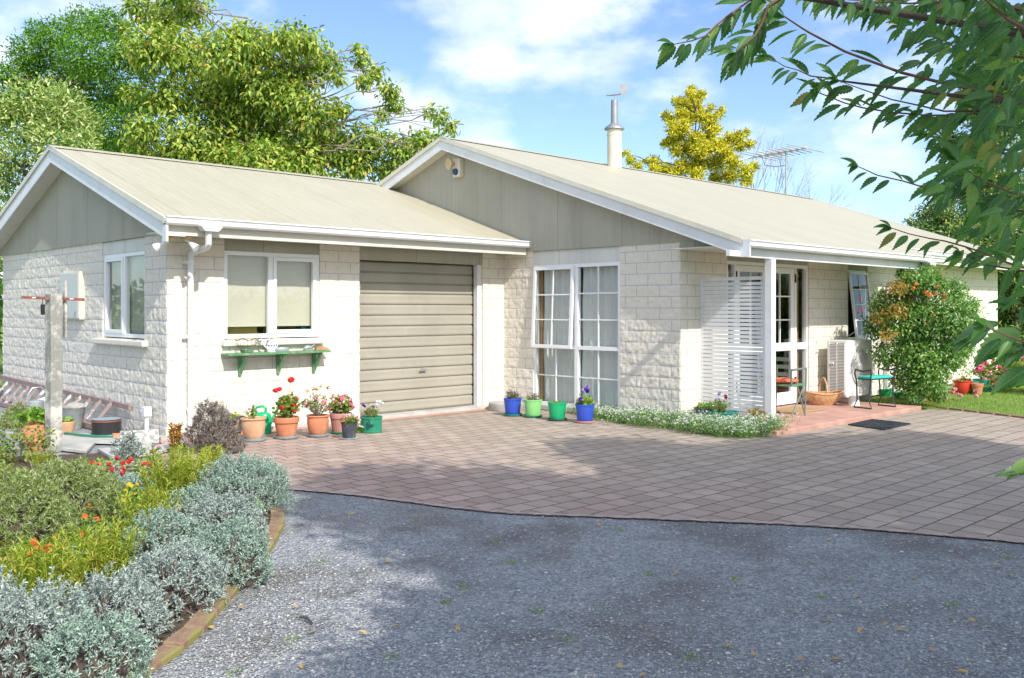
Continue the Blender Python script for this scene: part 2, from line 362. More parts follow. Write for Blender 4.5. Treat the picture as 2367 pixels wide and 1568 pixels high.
    t=NT('red_border');ob=t.co();br=t.n('ShaderNodeTexBrick',inp={'Vector':ob,'Color1':(.45,.22,.17,1),'Color2':(.56,.32,.26,1),'Mortar':(.30,.2,.16,1),'Scale':1.,'Mortar Size':.005,'Brick Width':.235,'Row Height':.17});br.offset=.5
    n=t.noise(ob,7,5);c=t.mix(.35,br.outputs['Color'],t.ramp(n.outputs[0],[(.3,(.36,.2,.16)),(.7,(.6,.42,.36))]));M['redb']=t.fin(t.pr(c,.85,0,.3,bump=br.outputs['Fac'],bs=-.4,bd=.006))
    t=NT('brick');ob=t.co();n=t.noise(ob,9,6,.7);c=t.ramp(n.outputs[0],[(.3,(.20,.12,.085)),(.55,(.33,.215,.155)),(.8,(.33,.30,.25))])
    m2=t.noise(ob,5,5,.7);c=t.mix(t.ramp(m2.outputs[0],[(.42,(0,0,0)),(.6,(1,1,1))]),c,(.27,.25,.07));M['lbrick']=plain('dark_brick',(.24,.13,.09),.9,var=.3,sc=9,bs=.5);M['ebrick']=t.fin(t.pr(c,.9,0,.2,bump=n.outputs[0],bs=.6,bd=.01))
    # soils / lawn
    t=NT('garden_soil');ob=t.co();n=t.noise(ob,12,7,.75);c=t.ramp(n.outputs[0],[(.3,(.055,.04,.028)),(.6,(.15,.115,.08)),(.8,(.24,.2,.15))]);M['bed']=t.fin(t.pr(c,.95,0,.2,bump=n.outputs[0],bs=1,bd=.03))
    t=NT('lawn');ob=t.co();n=t.noise(ob,5,7,.75);n2=t.noise(ob,70,4,.8);c=t.ramp(n.outputs[0],[(.3,(.19,.30,.05)),(.7,(.30,.42,.10))]);c=t.mix(.5,c,t.ramp(n2.outputs[0],[(.3,(.12,.22,.03)),(.7,(.36,.48,.13))]));M['lawn']=t.fin(t.pr(c,.9,0,.2,bump=n2.outputs[0],bs=1,bd=.03))
    # leaves
    M['grass']=leafmat('grass_blade',[(0,(0.138,0.250,0.037)),(.6,(0.250,0.400,0.075)),(1,(0.413,0.500,0.150))],.6,.35)
    M['lv_fruit']=leafmat('fruit_leaf',[(0,(.08,.17,.025)),(.3,(.23,.35,.05)),(.7,(.42,.52,.10)),(.95,(.56,.58,.14)),(1,(.66,.40,.08))],.42,.33)
    M['lv_dark']=leafmat('small_leaf',[(0,(0.064,0.170,0.020)),(.5,(0.128,0.287,0.031)),(1,(0.281,0.443,0.061))],.42,.35)
    M['lv_var']=leafmat('variegated_leaf',[(0,(0.100,0.213,0.044)),(.45,(0.300,0.413,0.112)),(.75,(0.525,0.575,0.225)),(1,(0.750,0.750,0.413))],.45,.3)
    M['lv_gold']=leafmat('golden_needle',[(0,(.09,.15,.015)),(.3,(.48,.46,.03)),(.7,(.85,.72,.05)),(1,(.88,.78,.14))],.6,.3)
    M['lv_con']=leafmat('conifer_spray',[(0,(0.042,0.098,0.028)),(.5,(0.112,0.210,0.049)),(.85,(0.280,0.378,0.084)),(1,(0.588,0.588,0.168))],.6,.3)
    t=NT('serrated_leaf');g=t.n('ShaderNodeNewGeometry');col=t.ramp(g.outputs['Random Per Island'],[(0,(.028,.095,.04)),(.4,(.05,.15,.055)),(.75,(.085,.21,.06)),(.90,(.15,.29,.07)),(.96,(.26,.36,.08)),(1,(.30,.16,.06))])
    uv=t.n('ShaderNodeTexCoord').outputs['UV'];sp=t.n('ShaderNodeSeparateXYZ',inp={0:uv})
    ab=t.n('ShaderNodeMath',operation='ABSOLUTE',inp={0:sp.outputs[1]}).outputs[0]
    fr=t.n('ShaderNodeMath',operation='FRACT',inp={0:t.n('ShaderNodeMath',operation='MULTIPLY_ADD',inp={0:ab,1:-3.2,2:t.n('ShaderNodeMath',operation='MULTIPLY',inp={0:sp.outputs[0],1:8.}).outputs[0]}).outputs[0]}).outputs[0]
    v1=t.n('ShaderNodeMath',operation='LESS_THAN',inp={0:fr,1:.13}).outputs[0];v2=t.n('ShaderNodeMath',operation='LESS_THAN',inp={0:ab,1:.025}).outputs[0]
    vv=t.n('ShaderNodeMath',operation='MAXIMUM',inp={0:t.n('ShaderNodeMath',operation='MULTIPLY',inp={0:v1,1:.35}).outputs[0],1:v2}).outputs[0]
    col=t.mix(vv,col,(.17,.27,.10));no=t.noise(t.co('Object',(1,1,1)),60,4);col=t.mix(t.ramp(no.outputs[0],[(.35,(0,0,0)),(.75,(.45,.45,.45))]),col,(.12,.20,.05))
    p=t.pr(col,.42,0,.5,bump=vv,bs=-.35,bd=.002);tl=t.n('ShaderNodeBsdfTranslucent');br=t.mix(1.,col,(1.6,2.1,.5),'MULTIPLY');t.l(br,tl.inputs[0])
    mx=t.n('ShaderNodeMixShader',inp={0:.36});t.l(p.outputs[0],mx.inputs[1]);t.l(tl.outputs[0],mx.inputs[2]);M['lv_fg']=t.fin(mx)
    M['lv_vine']=leafmat('vine_leaf',[(0,(0.065,0.174,0.043)),(.45,(0.123,0.275,0.058)),(.8,(0.232,0.392,0.087)),(1,(0.377,0.493,0.131))],.4,.3,.5)
    M['lv_vinew']=leafmat('vine_brown_leaf',[(0,(0.175,0.150,0.037)),(.35,(0.425,0.250,0.062)),(.65,(0.575,0.300,0.075)),(.85,(0.525,0.450,0.125)),(1,(0.200,0.300,0.075))],.5,.3)
    M['lv_silver']=leafmat('silver_leaf',[(0,(0.234,0.293,0.258)),(.4,(0.362,0.439,0.396)),(.8,(0.490,0.564,0.515)),(1,(0.618,0.668,0.624))],.8,.15,.2,(0.755,0.739,0.702))
    M['lv_silver2']=leafmat('silver_green_leaf',[(0,(0.192,0.282,0.218)),(.5,(0.352,0.480,0.386)),(1,(0.511,0.626,0.526))],.8,.15,.2,(0.755,0.739,0.702))
    M['lv_lav']=leafmat('lavender_leaf',[(0,(0.169,0.221,0.091)),(.4,(0.312,0.390,0.130)),(.75,(0.442,0.520,0.195)),(1,(0.572,0.585,0.468))],.7,.25,.2)
    M['lv_straw']=leafmat('dry_stem_leaf',[(0,(.17,.14,.12)),(.5,(.30,.26,.23)),(1,(.44,.38,.33))],.8,.1,.2,(1,1,1))
    M['lv_willow']=leafmat('willowy_leaf',[(0,(0.216,0.302,0.024)),(.4,(0.396,0.479,0.060)),(.85,(0.600,0.630,0.132)),(1,(0.672,0.479,0.120))],.6,.35,.3)
    M['lv_bed']=leafmat('ground_cover_leaf',[(0,(0.103,0.230,0.034)),(.5,(0.207,0.380,0.057)),(1,(0.380,0.517,0.103))],.55,.3)
    M['lv_pot']=leafmat('pot_leaf',[(0,(.09,.17,.03)),(.5,(.20,.28,.05)),(.85,(.32,.34,.08)),(1,(.40,.20,.09))],.55,.3)
    M['lv_rose']=leafmat('bright_leaf',[(0,(.14,.28,.03)),(.5,(.28,.44,.06)),(1,(.45,.52,.12))],.5,.35)
    M['lv_dry']=leafmat('dried_orange_leaf',[(0,(.25,.10,.03)),(.5,(.48,.2,.04)),(1,(.60,.36,.06))],.7,.2)
    for k,c in dict(red=(.72,.045,.03),coral=(.80,.22,.17),pink=(.75,.15,.27),lpink=(.80,.40,.42),white=(.82,.83,.80),yellow=(.80,.58,.04),orange=(.80,.22,.05),purple=(.14,.04,.42),violet=(.36,.24,.55),dkpink=(.40,.03,.15)).items():
        M['fl_'+k]=leafmat('petal_'+k,[(0,tuple(x*.72 for x in c)),(.5,c),(1,tuple(min(.9,x*1.2+.03) for x in c))],.6,.25,.3,(1,1,1))
    M['fruit']=leafmat('fruit_skin',[(0,(.45,.42,.06)),(.5,(.62,.42,.07)),(1,(.72,.25,.07))],.45,0.)
    M['dleaf']=leafmat('fallen_leaf',[(0,(.28,.12,.05)),(.5,(.50,.30,.10)),(.8,(.62,.45,.16)),(1,(.66,.58,.30))],.7,.1)
mk()
SKYT=(.87,.93,1.07,1);SKYS=.13;SUNE=3.1;EXPO=.68
# ================================================================= SETTING
def poly(name,pts,z,m):
    mb=MB();mb.add([(p[0],p[1],z) for p in pts],[tuple(range(len(pts)))]);o=mb.build(name,m);o['kind']='structure';return o
g=MB();g.add([(-400,-400,-.012),(400,-400,-.012),(400,400,-.012),(-400,400,-.012)],[(0,1,2,3)]);g=g.build('ground',M['lawn']);g['kind']='structure'
def cr(pts,n=8):
    pts=[Vector((p[0],p[1],0)) for p in pts];P=[2*pts[0]-pts[1]]+pts+[2*pts[-1]-pts[-2]];out=[]
    for i in range(1,len(P)-2):
        for k in range(n):
            t=k/n;a,b,c,d=P[i-1:i+3];out.append(.5*((2*b)+(c-a)*t+(2*a-5*b+4*c-d)*t*t+(3*b-a-3*c+d)*t**3))
    out.append(P[-2]);return out
pave_edge=cr([(-1.35,-2.6),(-.95,-3.1)]+[G(*q) for q in ((650,1133),(800,1145),(920,1160),(1060,1178),(1190,1190),(1400,1198),(1600,1206),(1800,1214),(2000,1226),(2200,1243),(2367,1258),(2600,1292))],6)
bed_edge=cr([(-4.3,-8.6),G(180,1640),G(310,1568),G(430,1478),G(520,1378),G(600,1288),G(643,1195),(-1.05,-3.9),(-1.12,-3.2),(-1.0,-2.4),(-.75,-1.5),(-.6,-.9)],8)
# gravel drive sheet under everything in front
grav=poly('gravel_driveway',[(-9,-14),(13,-14),(11,-7.0),(9.6,-6.3),(2,-1.0),(2,9),(-9,9)],-.004,M['gravel'])
pp=[(p.x,p.y) for p in pave_edge]
pav=poly('brick_paving',pp+[(9.62,-9.3),(9.62,-4.75),(5.335,-4.75),(5.335,-.33),(-.2,-.33),(-.9,-1.2)],.004,M['paver'])
def strip(name,pts,w,z,m):
    v=[];f=[]
    for i,p in enumerate(pts):
        d=(pts[min(i+1,len(pts)-1)]-pts[max(i-1,0)]).normalized();n=Vector((d.y,-d.x,0));a=random.uniform(-.012,.018);v+=[tuple(p+n*a+Vector((0,0,z))),tuple(p-n*w+Vector((0,0,z)))]
    for i in range(len(pts)-1): f.append((2*i,2*i+1,2*i+3,2*i+2))
    mb=MB();mb.add(v,f);o=mb.build(name,m);o['kind']='structure'
fine=[]
for i in range(len(pave_edge)-1):
    for k in range(4): fine.append(pave_edge[i].lerp(pave_edge[i+1],k/4))
strip('paving_edge_course',fine,.06,.009,M['edgec'])
poly('red_tile_border',[(-.2,-.33),(5.335,-.33),(5.335,.02),(-.1,.02)],.008,M['redb'])
lawn=poly('lawn',[(9.62,-4.6),(9.62,-12),(40,-12),(40,6),(17.1,6),(17.1,-3.31),(10,-3.31)],.006,M['lawn'])
bed=poly('garden_bed',[(p.x,p.y) for p in bed_edge]+[(-.55,-.75),(-3.2,.6),(-9,3),(-12,-8)],.010,M['bed'])
mb=MB()
mb.box((5.30,-4.72,-.05),(9.42,-3.2,.06));slab=mb.build('porch_slab',M['red_slab'],bevel=.012);slab['kind']='structure'
mb=MB();mb.box((-.12,-.12,-.1),(5.335,.1,.045));mb.box((2.6,-.14,-.1),(4.95,-.12,.035));fo=mb.build('concrete_footing',M['conc']);fo['kind']='structure'
# paved strip beside the left wall
def slabs():
    for i,(q) in enumerate([((225,1046),(350,1036),(352,1056),(262,1068)),((356,1040),(425,1024),(430,1036),(356,1056)),((240,1076),(345,1070),(338,1084),(268,1090)),((140,1024),(220,1030),(200,1052),(140,1045))]):
        P=[G(*p) for p in q];mb=MB();mb.prism([(p.x,p.y,.012) for p in P],(0,0,0),(0,0,.03));o=mb.build('concrete_slab',M['conc'],bevel=.004)
        tag(o,['large pale concrete paving slab between the white post and silver plant','small pale concrete slab nearest the wing corner','narrow pale concrete slab at the edge of the bed','pale concrete slab right behind the white post'][i],'paving slab','concrete slabs beside the wing')
slabs()
q=[G(150,1003),G(345,1008),G(352,1034),G(150,1026),G(60,1030),G(-40,1035),G(-40,985)];o=poly('grey_grit_path',[(p.x,p.y) for p in q],.016,M['conc'])
# garden hose
mb=MB();mb.tube([G(*p)+Vector((0,0,.035)) for p in ((150,1008),(190,1013),(225,1016),(262,1015),(290,1012),(320,1018),(352,1014))],.013,7);tag(mb.build('garden_hose',M['dgreen'],smooth=True),'dark green garden hose lying along the grit path by the ladder','hose')
# ---------- edging bricks
def edging():
    pts=[p for p in bed_edge];acc=0;L=.225;i=0;out=[];cur=pts[0].copy();k=1
    while k<len(pts):
        d=(pts[k]-cur).length
        if d<L: k+=1;continue
        nx=cur+(pts[k]-cur).normalized()*L;out.append((cur.copy(),nx.copy()));cur=nx
    base=None
    for a,b in out:
        if a.y<-7.6 or a.y>-2.2: continue
        c=(a+b)/2;d=(b-a).normalized()
        if base is None:
            mb=MB();mb.box((-.107,-.048,-.03),(.107,.048,.034));o=mb.build('edging_brick',M['ebrick'],bevel=.008);base=o
        else: o=base.copy();COL.objects.link(o)
        o.location=(c.x-d.y*-.045,c.y+d.x*-.045,0.0);o.location=(c.x,c.y,random.uniform(-.008,.006))
        o.rotation_euler=(random.uniform(-.05,.05),random.uniform(-.04,.04),math.atan2(d.y,d.x)+random.uniform(-.06,.06))
        tag(o,'mossy orange brick in the curved edging between silver bushes and gravel','edging brick','mossy edging bricks')
    # lawn edge bricks
    a=G(2163,943);b=G(2420,974);n=int((b-a).length/.24);dv=(b-a)/n;mb=MB();mb.box((-.115,-.04,-.03),(.115,.04,.028));b2=None
    for k in range(n):
        o=mb.build('edging_brick',M['lbrick'],bevel=.006) if b2 is None else b2.copy()
        if b2 is None:b2=o
        else:COL.objects.link(o)
        p=a+dv*(k+.5);o.location=(p.x,p.y,.0);o.rotation_euler=(random.uniform(-.05,.05),0,math.atan2(dv.y,dv.x)+random.uniform(-.05,.05))
        tag(o,'brown brick in the straight edging between the lawn and the paving','edging brick','lawn edging bricks')
edging()
# ================================================================= HOUSE
H=thing('house','single-storey cream block house with beige metal roofs and white gutters','house',(0,0,0))
BW=.386;RH=.1515
def block_wall(P0,u,n,W,z0,z1,holes=(),uoff=0.,seed=1,amp=1.):
    st=.0195;ns=int(round(W/st));nz=int(round((z1-z0)/st));S=np.linspace(0,W,ns+1);Z=np.linspace(z0,z1,nz+1)
    for (a,b,c,d) in holes:   # snap grid lines onto the opening edges
        for v in (a,b): 
            if 0<v<W: S[np.argmin(abs(S-v))]=v
        for v in (c,d):
            if z0<v<z1: Z[np.argmin(abs(Z-v))]=v
    s,z=np.meshgrid(S,Z,indexing='ij');su=s+uoff
    row=np.floor(z/RH);off=np.where(row%2==0,.5*BW,0.);bx=(su+off)/BW;bn=np.floor(bx)
    dx=np.minimum(bx-bn,1-(bx-bn))*BW;dz=np.minimum(z/RH-row,1-(z/RH-row))*RH;e=np.minimum(dx,dz)
    pr=np.clip(e/.013,0,1)
    o1=_h(bn,row,seed+5)*40;rk=(vnoise(su*10+o1,z*12+o1,seed)-.5)*.006+(vnoise(su*30,z*24+o1,seed+1)-.5)*.009+(vnoise(su*51,z*45,seed+2)-.5)*.013
    d=.004+pr*(.006+rk*amp)
    P0=np.array(P0);u=np.array(u);n=np.array(n)
    V=P0[None,None]+u[None,None]*s[...,None]+n[None,None]*d[...,None]+np.array([0,0,1.])*z[...,None]
    idx=np.arange((ns+1)*(nz+1)).reshape(ns+1,nz+1)
    sc=(S[1:]+S[:-1])/2;zc=(Z[1:]+Z[:-1])/2;ok=np.ones((ns,nz),bool)
    for (a,b,c,dd) in holes: ok&=~((sc[:,None]>a)&(sc[:,None]<b)&(zc[None]>c)&(zc[None]<dd))
    F=np.stack([idx[:-1,:-1],idx[1:,:-1],idx[1:,1:],idx[:-1,1:]],-1)[ok]
    VV=V.reshape(-1,3);UV=np.stack([su,z],-1).reshape(-1,2)
    # returns going back into the wall along every open border
    okp=np.pad(ok,1);E=[]
    for i,j in zip(*np.where(ok)):
        if not okp[i,j+1]: E.append((idx[i,j],idx[i,j+1]))
        if not okp[i+2,j+1]: E.append((idx[i+1,j+1],idx[i+1,j]))
        if not okp[i+1,j]: E.append((idx[i+1,j],idx[i,j]))
        if not okp[i+1,j+2]: E.append((idx[i,j+1],idx[i+1,j+1]))
    E=np.array(E);base=len(VV)
    back=lambda k: P0+u*UV[k][:,:1]-u*uoff-n*.11+np.array([0,0,1.])*UV[k][:,1:]
    V2=np.concatenate([VV[E[:,0]],VV[E[:,1]],back(E[:,1]),back(E[:,0])]);m=len(E);r=np.arange(m)+base
    F2=np.stack([r,r+m,r+2*m,r+3*m],-1)
    UVa=np.concatenate([UV,UV[E[:,0]],UV[E[:,1]],UV[E[:,1]]+[[.1,0]],UV[E[:,0]]+[[.1,0]]])
    o=npmesh('block_wall',np.concatenate([VV,V2]),np.concatenate([F,F2]),M['block'],H,uv=UVa)
    return o
X_=(1.,0,0);Y_=(0,1.,0);nX=(-1.,0,0);nY=(0,-1.,0)
WT=2.38
block_wall((0,0,0),X_,nY,5.335,.03,WT,[(.70,2.03,1.13,2.5),(2.645,4.887,-1,2.5)],.2,1,.8)
block_wall((0,0,0),Y_,nX,6.3,.0,WT,[(.61,1.95,1.13,2.5)],.0,2,1.05)
block_wall((5.335,0,0),nY,nX,3.31,.0,WT,[(.642,2.32,.06,2.5)],.1,3,.95)
block_wall((5.335,-3.31,0),X_,nY,11.45,.03,2.36,[(1.07,3.33,.0,2.5),(4.59,5.30,.98,2.5)],.05,4,.8)
# plain rear and end walls
mb=MB();mb.box((.0,6.2,0),(5.3,6.3,2.5));mb.box((5.34,5.67,0),(16.7,5.77,2.4));mb.box((16.68,-3.2,0),(16.78,5.7,2.4));mb.build('rear_wall',M['beige'],H)
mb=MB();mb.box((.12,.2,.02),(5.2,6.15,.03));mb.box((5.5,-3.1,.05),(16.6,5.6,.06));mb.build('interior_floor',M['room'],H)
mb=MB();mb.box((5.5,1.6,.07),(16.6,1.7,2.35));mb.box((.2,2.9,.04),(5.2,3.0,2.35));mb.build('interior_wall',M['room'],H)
mb=MB();mb.box((.02,.12,2.40),(5.3,6.2,2.42));mb.box((5.36,-3.2,2.385),(16.7,5.7,2.40));mb.build('ceiling',M['soffit'],H)
# roofs
TW=.336;TM_=.35
def rz_w(y): return 3.745-abs(y-3.15)*TW
def rz_m(y): return 4.30-abs(y-1.23)*TM_
def sheet(poly2,z,th=.035,name='roof'):
    mb=MB();mb.prism([(x,y,z(y)) for x,y in poly2],(0,0,-th),(0,0,0));return mb
wr=MB()
wr.v=[];
a=sheet([(-.29,-.60),(5.334,-.60),(5.334,3.15),(-.29,3.15)],rz_w);b=sheet([(-.29,3.152),(5.334,3.152),(5.334,6.9),(-.29,6.9)],rz_w)
a.add(b.v,b.f);roof_w=a.build('roof',M['roof'],H)
a=sheet([(5.07,-4.40),(10.88,-4.40),(10.88,-3.86),(17.0,-3.86),(17.0,1.23),(5.07,1.23)],rz_m);b=sheet([(5.07,1.232),(17.0,1.232),(17.0,6.4),(5.07,6.4)],rz_m)
a.add(b.v,b.f);roof_m=a.build('roof',M['roof'],H)
def ridge(x0,x1,y,zt,sl,par):
    mb=MB();n=int((x1-x0)/.038);w=.17;v=[];f=[]
    for i in range(n+1):
        x=x0+(x1-x0)*i/n;ww=w+(.0 if i%2 else -.012)
        for (dy,dz) in ((-ww,-ww*sl),(-ww*.5,-ww*.5*sl),(0,0),(ww*.5,-ww*.5*sl),(ww,-ww*sl)): v.append((x,y+dy,zt+.014+dz))
    for i in range(n):
        for k in range(4): a=i*5+k;f.append((a,a+1,a+6,a+5))
    mb.add(v,f);return mb.build('ridge_cap',M['roof'],par)
ridge(-.30,5.33,3.15,3.745,TW,roof_w);ridge(5.06,17.01,1.23,4.30,TM_,roof_m)
# verge trims + barge boards
def barge(x,y0,y1,zf,dep,xt=.022,endz=None):
    mb=MB();pts=[(x,y0,zf(y0)-.042),(x,y1,zf(y1)-.042),(x,y1,zf(y1)-.042-dep)]
    pts+= [(x,y0,zf(y0)-.042-dep)]
    mb.prism(pts,(0,0,0),(xt,0,0));mb.build('barge_board',M['white'],H,bevel=.003)
    mb=MB();mb.prism([(x,y0,zf(y0)+.012),(x,y1,zf(y1)+.012),(x,y1,zf(y1)-.055),(x,y0,zf(y0)-.055)],(-.022,0,0),(-.004,0,0))
    mb.build('verge_flashing',M['beige'],H)
barge(-.27,-.585,3.149,rz_w,.185);barge(-.27,6.88,3.151,rz_w,.185)
barge(5.09,-4.39,1.229,rz_m,.165);barge(5.09,6.3,1.231,rz_m,.165)
mb=MB();mb.prism([(17.0,-3.86,rz_m(-3.86)+.02),(17.0,1.23,4.32),(17.0,6.4,rz_m(6.4)+.02),(17.0,6.4,rz_m(6.4)-.16),(17.0,1.23,4.14),(17.0,-3.86,rz_m(-3.86)-.16)],(0.004,0,0),(.03,0,0));mb.build('barge_board',M['white'],H)
# sloped verge soffits
def vsof(x0,x1,y0,y1,zf,dz):
    mb=MB();mb.prism([(x0,y0,zf(y0)-dz),(x1,y0,zf(y0)-dz),(x1,y1,zf(y1)-dz),(x0,y1,zf(y1)-dz)],(0,0,0),(0,0,.012));mb.build('soffit',M['soffit'],H)
vsof(-.246,-.03,-.55,3.149,rz_w,.20);vsof(-.246,-.03,6.8,3.151,rz_w,.20)
vsof(5.114,5.305,-4.3,1.229,rz_m,.18);vsof(5.114,5.305,6.3,1.231,rz_m,.18)
# front eave soffits and fascias
mb=MB();mb.box((-.246,-.50,2.345),(5.3,-.02,2.357));mb.build('soffit',M['soffit'],H)
mb=MB();mb.box((5.12,-4.30,2.262),(10.86,-3.33,2.272));mb.box((10.9,-3.78,2.34),(16.98,-3.33,2.35));mb.build('soffit',M['soffit'],H)
mb=MB();mb.box((-.246,-.525,2.315),(5.33,-.503,2.49));mb.build('fascia',M['soffit'],H)
mb=MB();mb.box((10.9,-3.81,2.30),(16.98,-3.785,2.47));mb.build('fascia',M['soffit'],H)
mb=MB();mb.box((5.092,-4.37,2.125),(10.70,-4.31,2.298));mb.box((4.85,-4.368,2.125),(5.091,-4.312,2.195));mb.build('porch_beam',M['white'],H,bevel=.004)
# gutters: quarter-round box profile
def gutter(x0,x1,yb,zt,h=.095,w=.115,drop=True):
    pr=[(0,0),(-w,0.0),(-w-.004,-.012),(-w+.012,-.03),(-w+.016,-h+.02),(-w+.034,-h),(-.0,-h)]
    mb=MB();mb.prism([(x0,yb+a,zt+b) for a,b in pr],(0,0,0),(x1-x0,0,0))
    # open trough look: inner lip
    o=mb.build('gutter',M['white'],H);return o
gw=gutter(-.272,5.325,-.527,2.515);gm=gutter(5.07,10.88,-4.40,2.325,.09);g2=gutter(10.9,17.02,-3.812,2.515)
mb=MB();mb.box((-.272,-.60,2.235),(-.246,-.50,2.43));mb.build('eave_end_box',M['white'],H);mb=MB();mb.box((5.066,-4.50,2.12),(5.09,-4.37,2.235));mb.build('eave_end_box',M['white'],H)
# gable cladding
def clad(X,ys,zf,drop,bot,m,ye0,ye1,yr,nm='gable_cladding'):
    mb=MB();mb.prism([(X,ye0,bot),(X,ye0,max(bot+.001,zf(ye0)-drop)),(X,yr,zf(yr)-drop),(X,ye1,max(bot+.001,zf(ye1)-drop)),(X,ye1,bot)],(0,0,0),(.02,0,0));return mb.build(nm,m,H)
clad(-.03,0,rz_w,.19,2.368,M['clad_y'],-.48,6.7,3.15)
clad(5.305,0,rz_m,.17,2.365,M['clad_y'],-4.05,6.2,1.23)
# cladding panels above the openings
mb=MB();mb.box((.70,.02,2.205),(2.03,.05,2.41));mb.build('head_panel',M['clad_x'],H)
mb=MB();mb.box((2.645,.02,2.168),(4.887,.05,2.41));mb.build('head_panel',M['clad_x'],H)
mb=MB();mb.box((.0,.61,2.205),(.04,1.95,2.366));mb.build('head_panel',M['clad_pale'],H)
mb=MB();mb.box((5.34,-2.32,2.155),(5.38,-.642,2.363));mb.build('head_panel',M['clad_pale'],H)
mb=MB();mb.box((6.405,-3.29,2.17),(8.665,-3.26,2.38));mb.build('head_panel',M['clad_x'],H);mb=MB();mb.box((9.925,-3.29,2.14),(10.635,-3.26,2.38));mb.build('head_panel',M['clad_x'],H)
# ---------- window helper: frame in plane P0 + s*u, outward n
def frame(mb,P0,u,n,s0,s1,z0,z1,t=.045,n0=-.06,n1=-.012):
    mb.obox(P0,u,n,s0,s1,n0,n1,z1-t,z1);mb.obox(P0,u,n,s0,s1,n0,n1,z0,z0+t)
    mb.obox(P0,u,n,s0,s0+t,n0,n1,z0+t,z1-t);mb.obox(P0,u,n,s1-t,s1,n0,n1,z0+t,z1-t)
def pane(P0,u,n,s0,s1,z0,z1,no,par):
    mb=MB();mb.obox(P0,u,n,s0,s1,no-.002,no+.002,z0,z1);return mb.build('pane',M['glass'],par)
# wing front window
P=(0,0,0)
mb=MB();frame(mb,P,X_,nY,.70,2.03,1.145,2.205,.05,-.07,-.01);mb.obox(P,X_,nY,1.30,1.36,-.07,-.01,1.195,2.155);w1=mb.build('window',M['frame'],H,bevel=.003)
mb=MB();frame(mb,P,X_,nY,1.362,1.978,1.197,2.153,.045,-.055,.004);mb.build('sash',M['frame'],w1,bevel=.003)
pane(P,X_,nY,.752,1.298,1.197,2.153,-.04,w1);pane(P,X_,nY,1.41,1.93,1.244,2.106,-.036,w1)
def wavy(P0,u,n,s0,s1,z0,z1,no,amp,per,m,nm,par,nz=6,taper=0.,seed=0):
    P0=np.array(P0,float);u=np.array(u,float);n=np.array(n,float);S=np.linspace(s0,s1,max(8,int((s1-s0)/per*10)));Z=np.linspace(z0,z1,nz)
    s,z=np.meshgrid(S,Z,indexing='ij');k=(z1-z)/(z1-z0)
    ph=s/per*2*PI+vnoise(s*6,z*.7,seed)*3.;d=no+amp*np.sin(ph)*(1-.3*k)+(vnoise(s*4,z*2,seed+4)-.5)*amp*1.5
    V=P0+u*s[...,None]+n*d[...,None]+np.array([0,0,1.])*z[...,None];idx=np.arange(s.size).reshape(s.shape)
    F=np.stack([idx[:-1,:-1],idx[1:,:-1],idx[1:,1:],idx[:-1,1:]],-1).reshape(-1,4);return npmesh(nm,V.reshape(-1,3),F,m,par,True)
for a,b in ((.75,1.325),(1.335,1.99)):
    wavy(P,X_,nY,a,b,1.30,2.19,-.10,.006,.8,M['blind'],'roller_blind',w1,10,seed=int(a*9))
    mb=MB();mb.obox(P,X_,nY,a,b,-.108,-.094,1.285,1.302);mb.build('blind_bar',M['blind'],w1)
mb=MB();mb.obox(P,X_,nY,.66,2.06,-.02,.085,1.055,1.125);mb.build('window_sill',M['sillp'],w1,bevel=.015)
# gable window of the wing
mb=MB();frame(mb,P,Y_,nX,.61,1.95,1.145,2.205,.05,-.07,-.01);mb.obox(P,Y_,nX,1.255,1.305,-.07,-.01,1.195,2.155);w2=mb.build('window',M['frame'],H,bevel=.003)
mb=MB();frame(mb,P,Y_,nX,1.307,1.90,1.197,2.153,.045,-.055,.004);mb.build('sash',M['frame'],w2,bevel=.003)
pane(P,Y_,nX,.662,1.253,1.197,2.153,-.04,w2);pane(P,Y_,nX,1.355,1.855,1.244,2.106,-.036,w2)
wavy(P,Y_,nX,.62,1.95,1.2,2.2,-.085,.006,.5,M['blindg'],'roller_blind',w2,10,seed=5)
mb=MB();mb.obox(P,Y_,nX,.50,2.16,-.02,.085,1.05,1.12);mb.build('window_sill',M['sillp'],w2,bevel=.015)
# tall lounge window in the main gable
P=(5.335,0,0)
mb=MB();frame(mb,P,nY,nX,.642,2.32,.075,2.155,.055,-.07,-.008);mb.obox(P,nY,nX,1.46,1.53,-.07,-.008,.13,2.10)
mb.obox(P,nY,nX,.70,1.459,-.07,-.008,.92,.975);mb.obox(P,nY,nX,1.531,2.265,-.07,-.008,.92,.975)
w3=mb.build('window',M['frame'],H,bevel=.003)
def bars(P,u,n,s0,s1,z0,z1,nv,nh,no,par,t=.018,off=None):
    mb=MB()
    for i in range(1,nv): s=s0+(s1-s0)*i/nv;mb.obox(P,u,n,s-t/2,s+t/2,no-.006,no+.008,z0,z1)
    for j in range(1,nh): z=z0+(z1-z0)*j/nh;mb.obox(P,u,n,s0,s1,no-.0055,no+.0075,z-t/2,z+t/2)
    return mb.build('glazing_bars',M['frame'],par)
pane(P,nY,nX,1.531,2.265,.975,2.10,-.04,w3);bars(P,nY,nX,1.531,2.265,.975,2.10,2,3,-.03,w3)
pane(P,nY,nX,1.531,2.265,.13,.92,-.04,w3);bars(P,nY,nX,1.531,2.265,.13,.92,2,2,-.03,w3)
pane(P,nY,nX,.70,1.459,.13,.92,-.04,w3);bars(P,nY,nX,.70,1.459,.13,.92,2,2,-.03,w3)
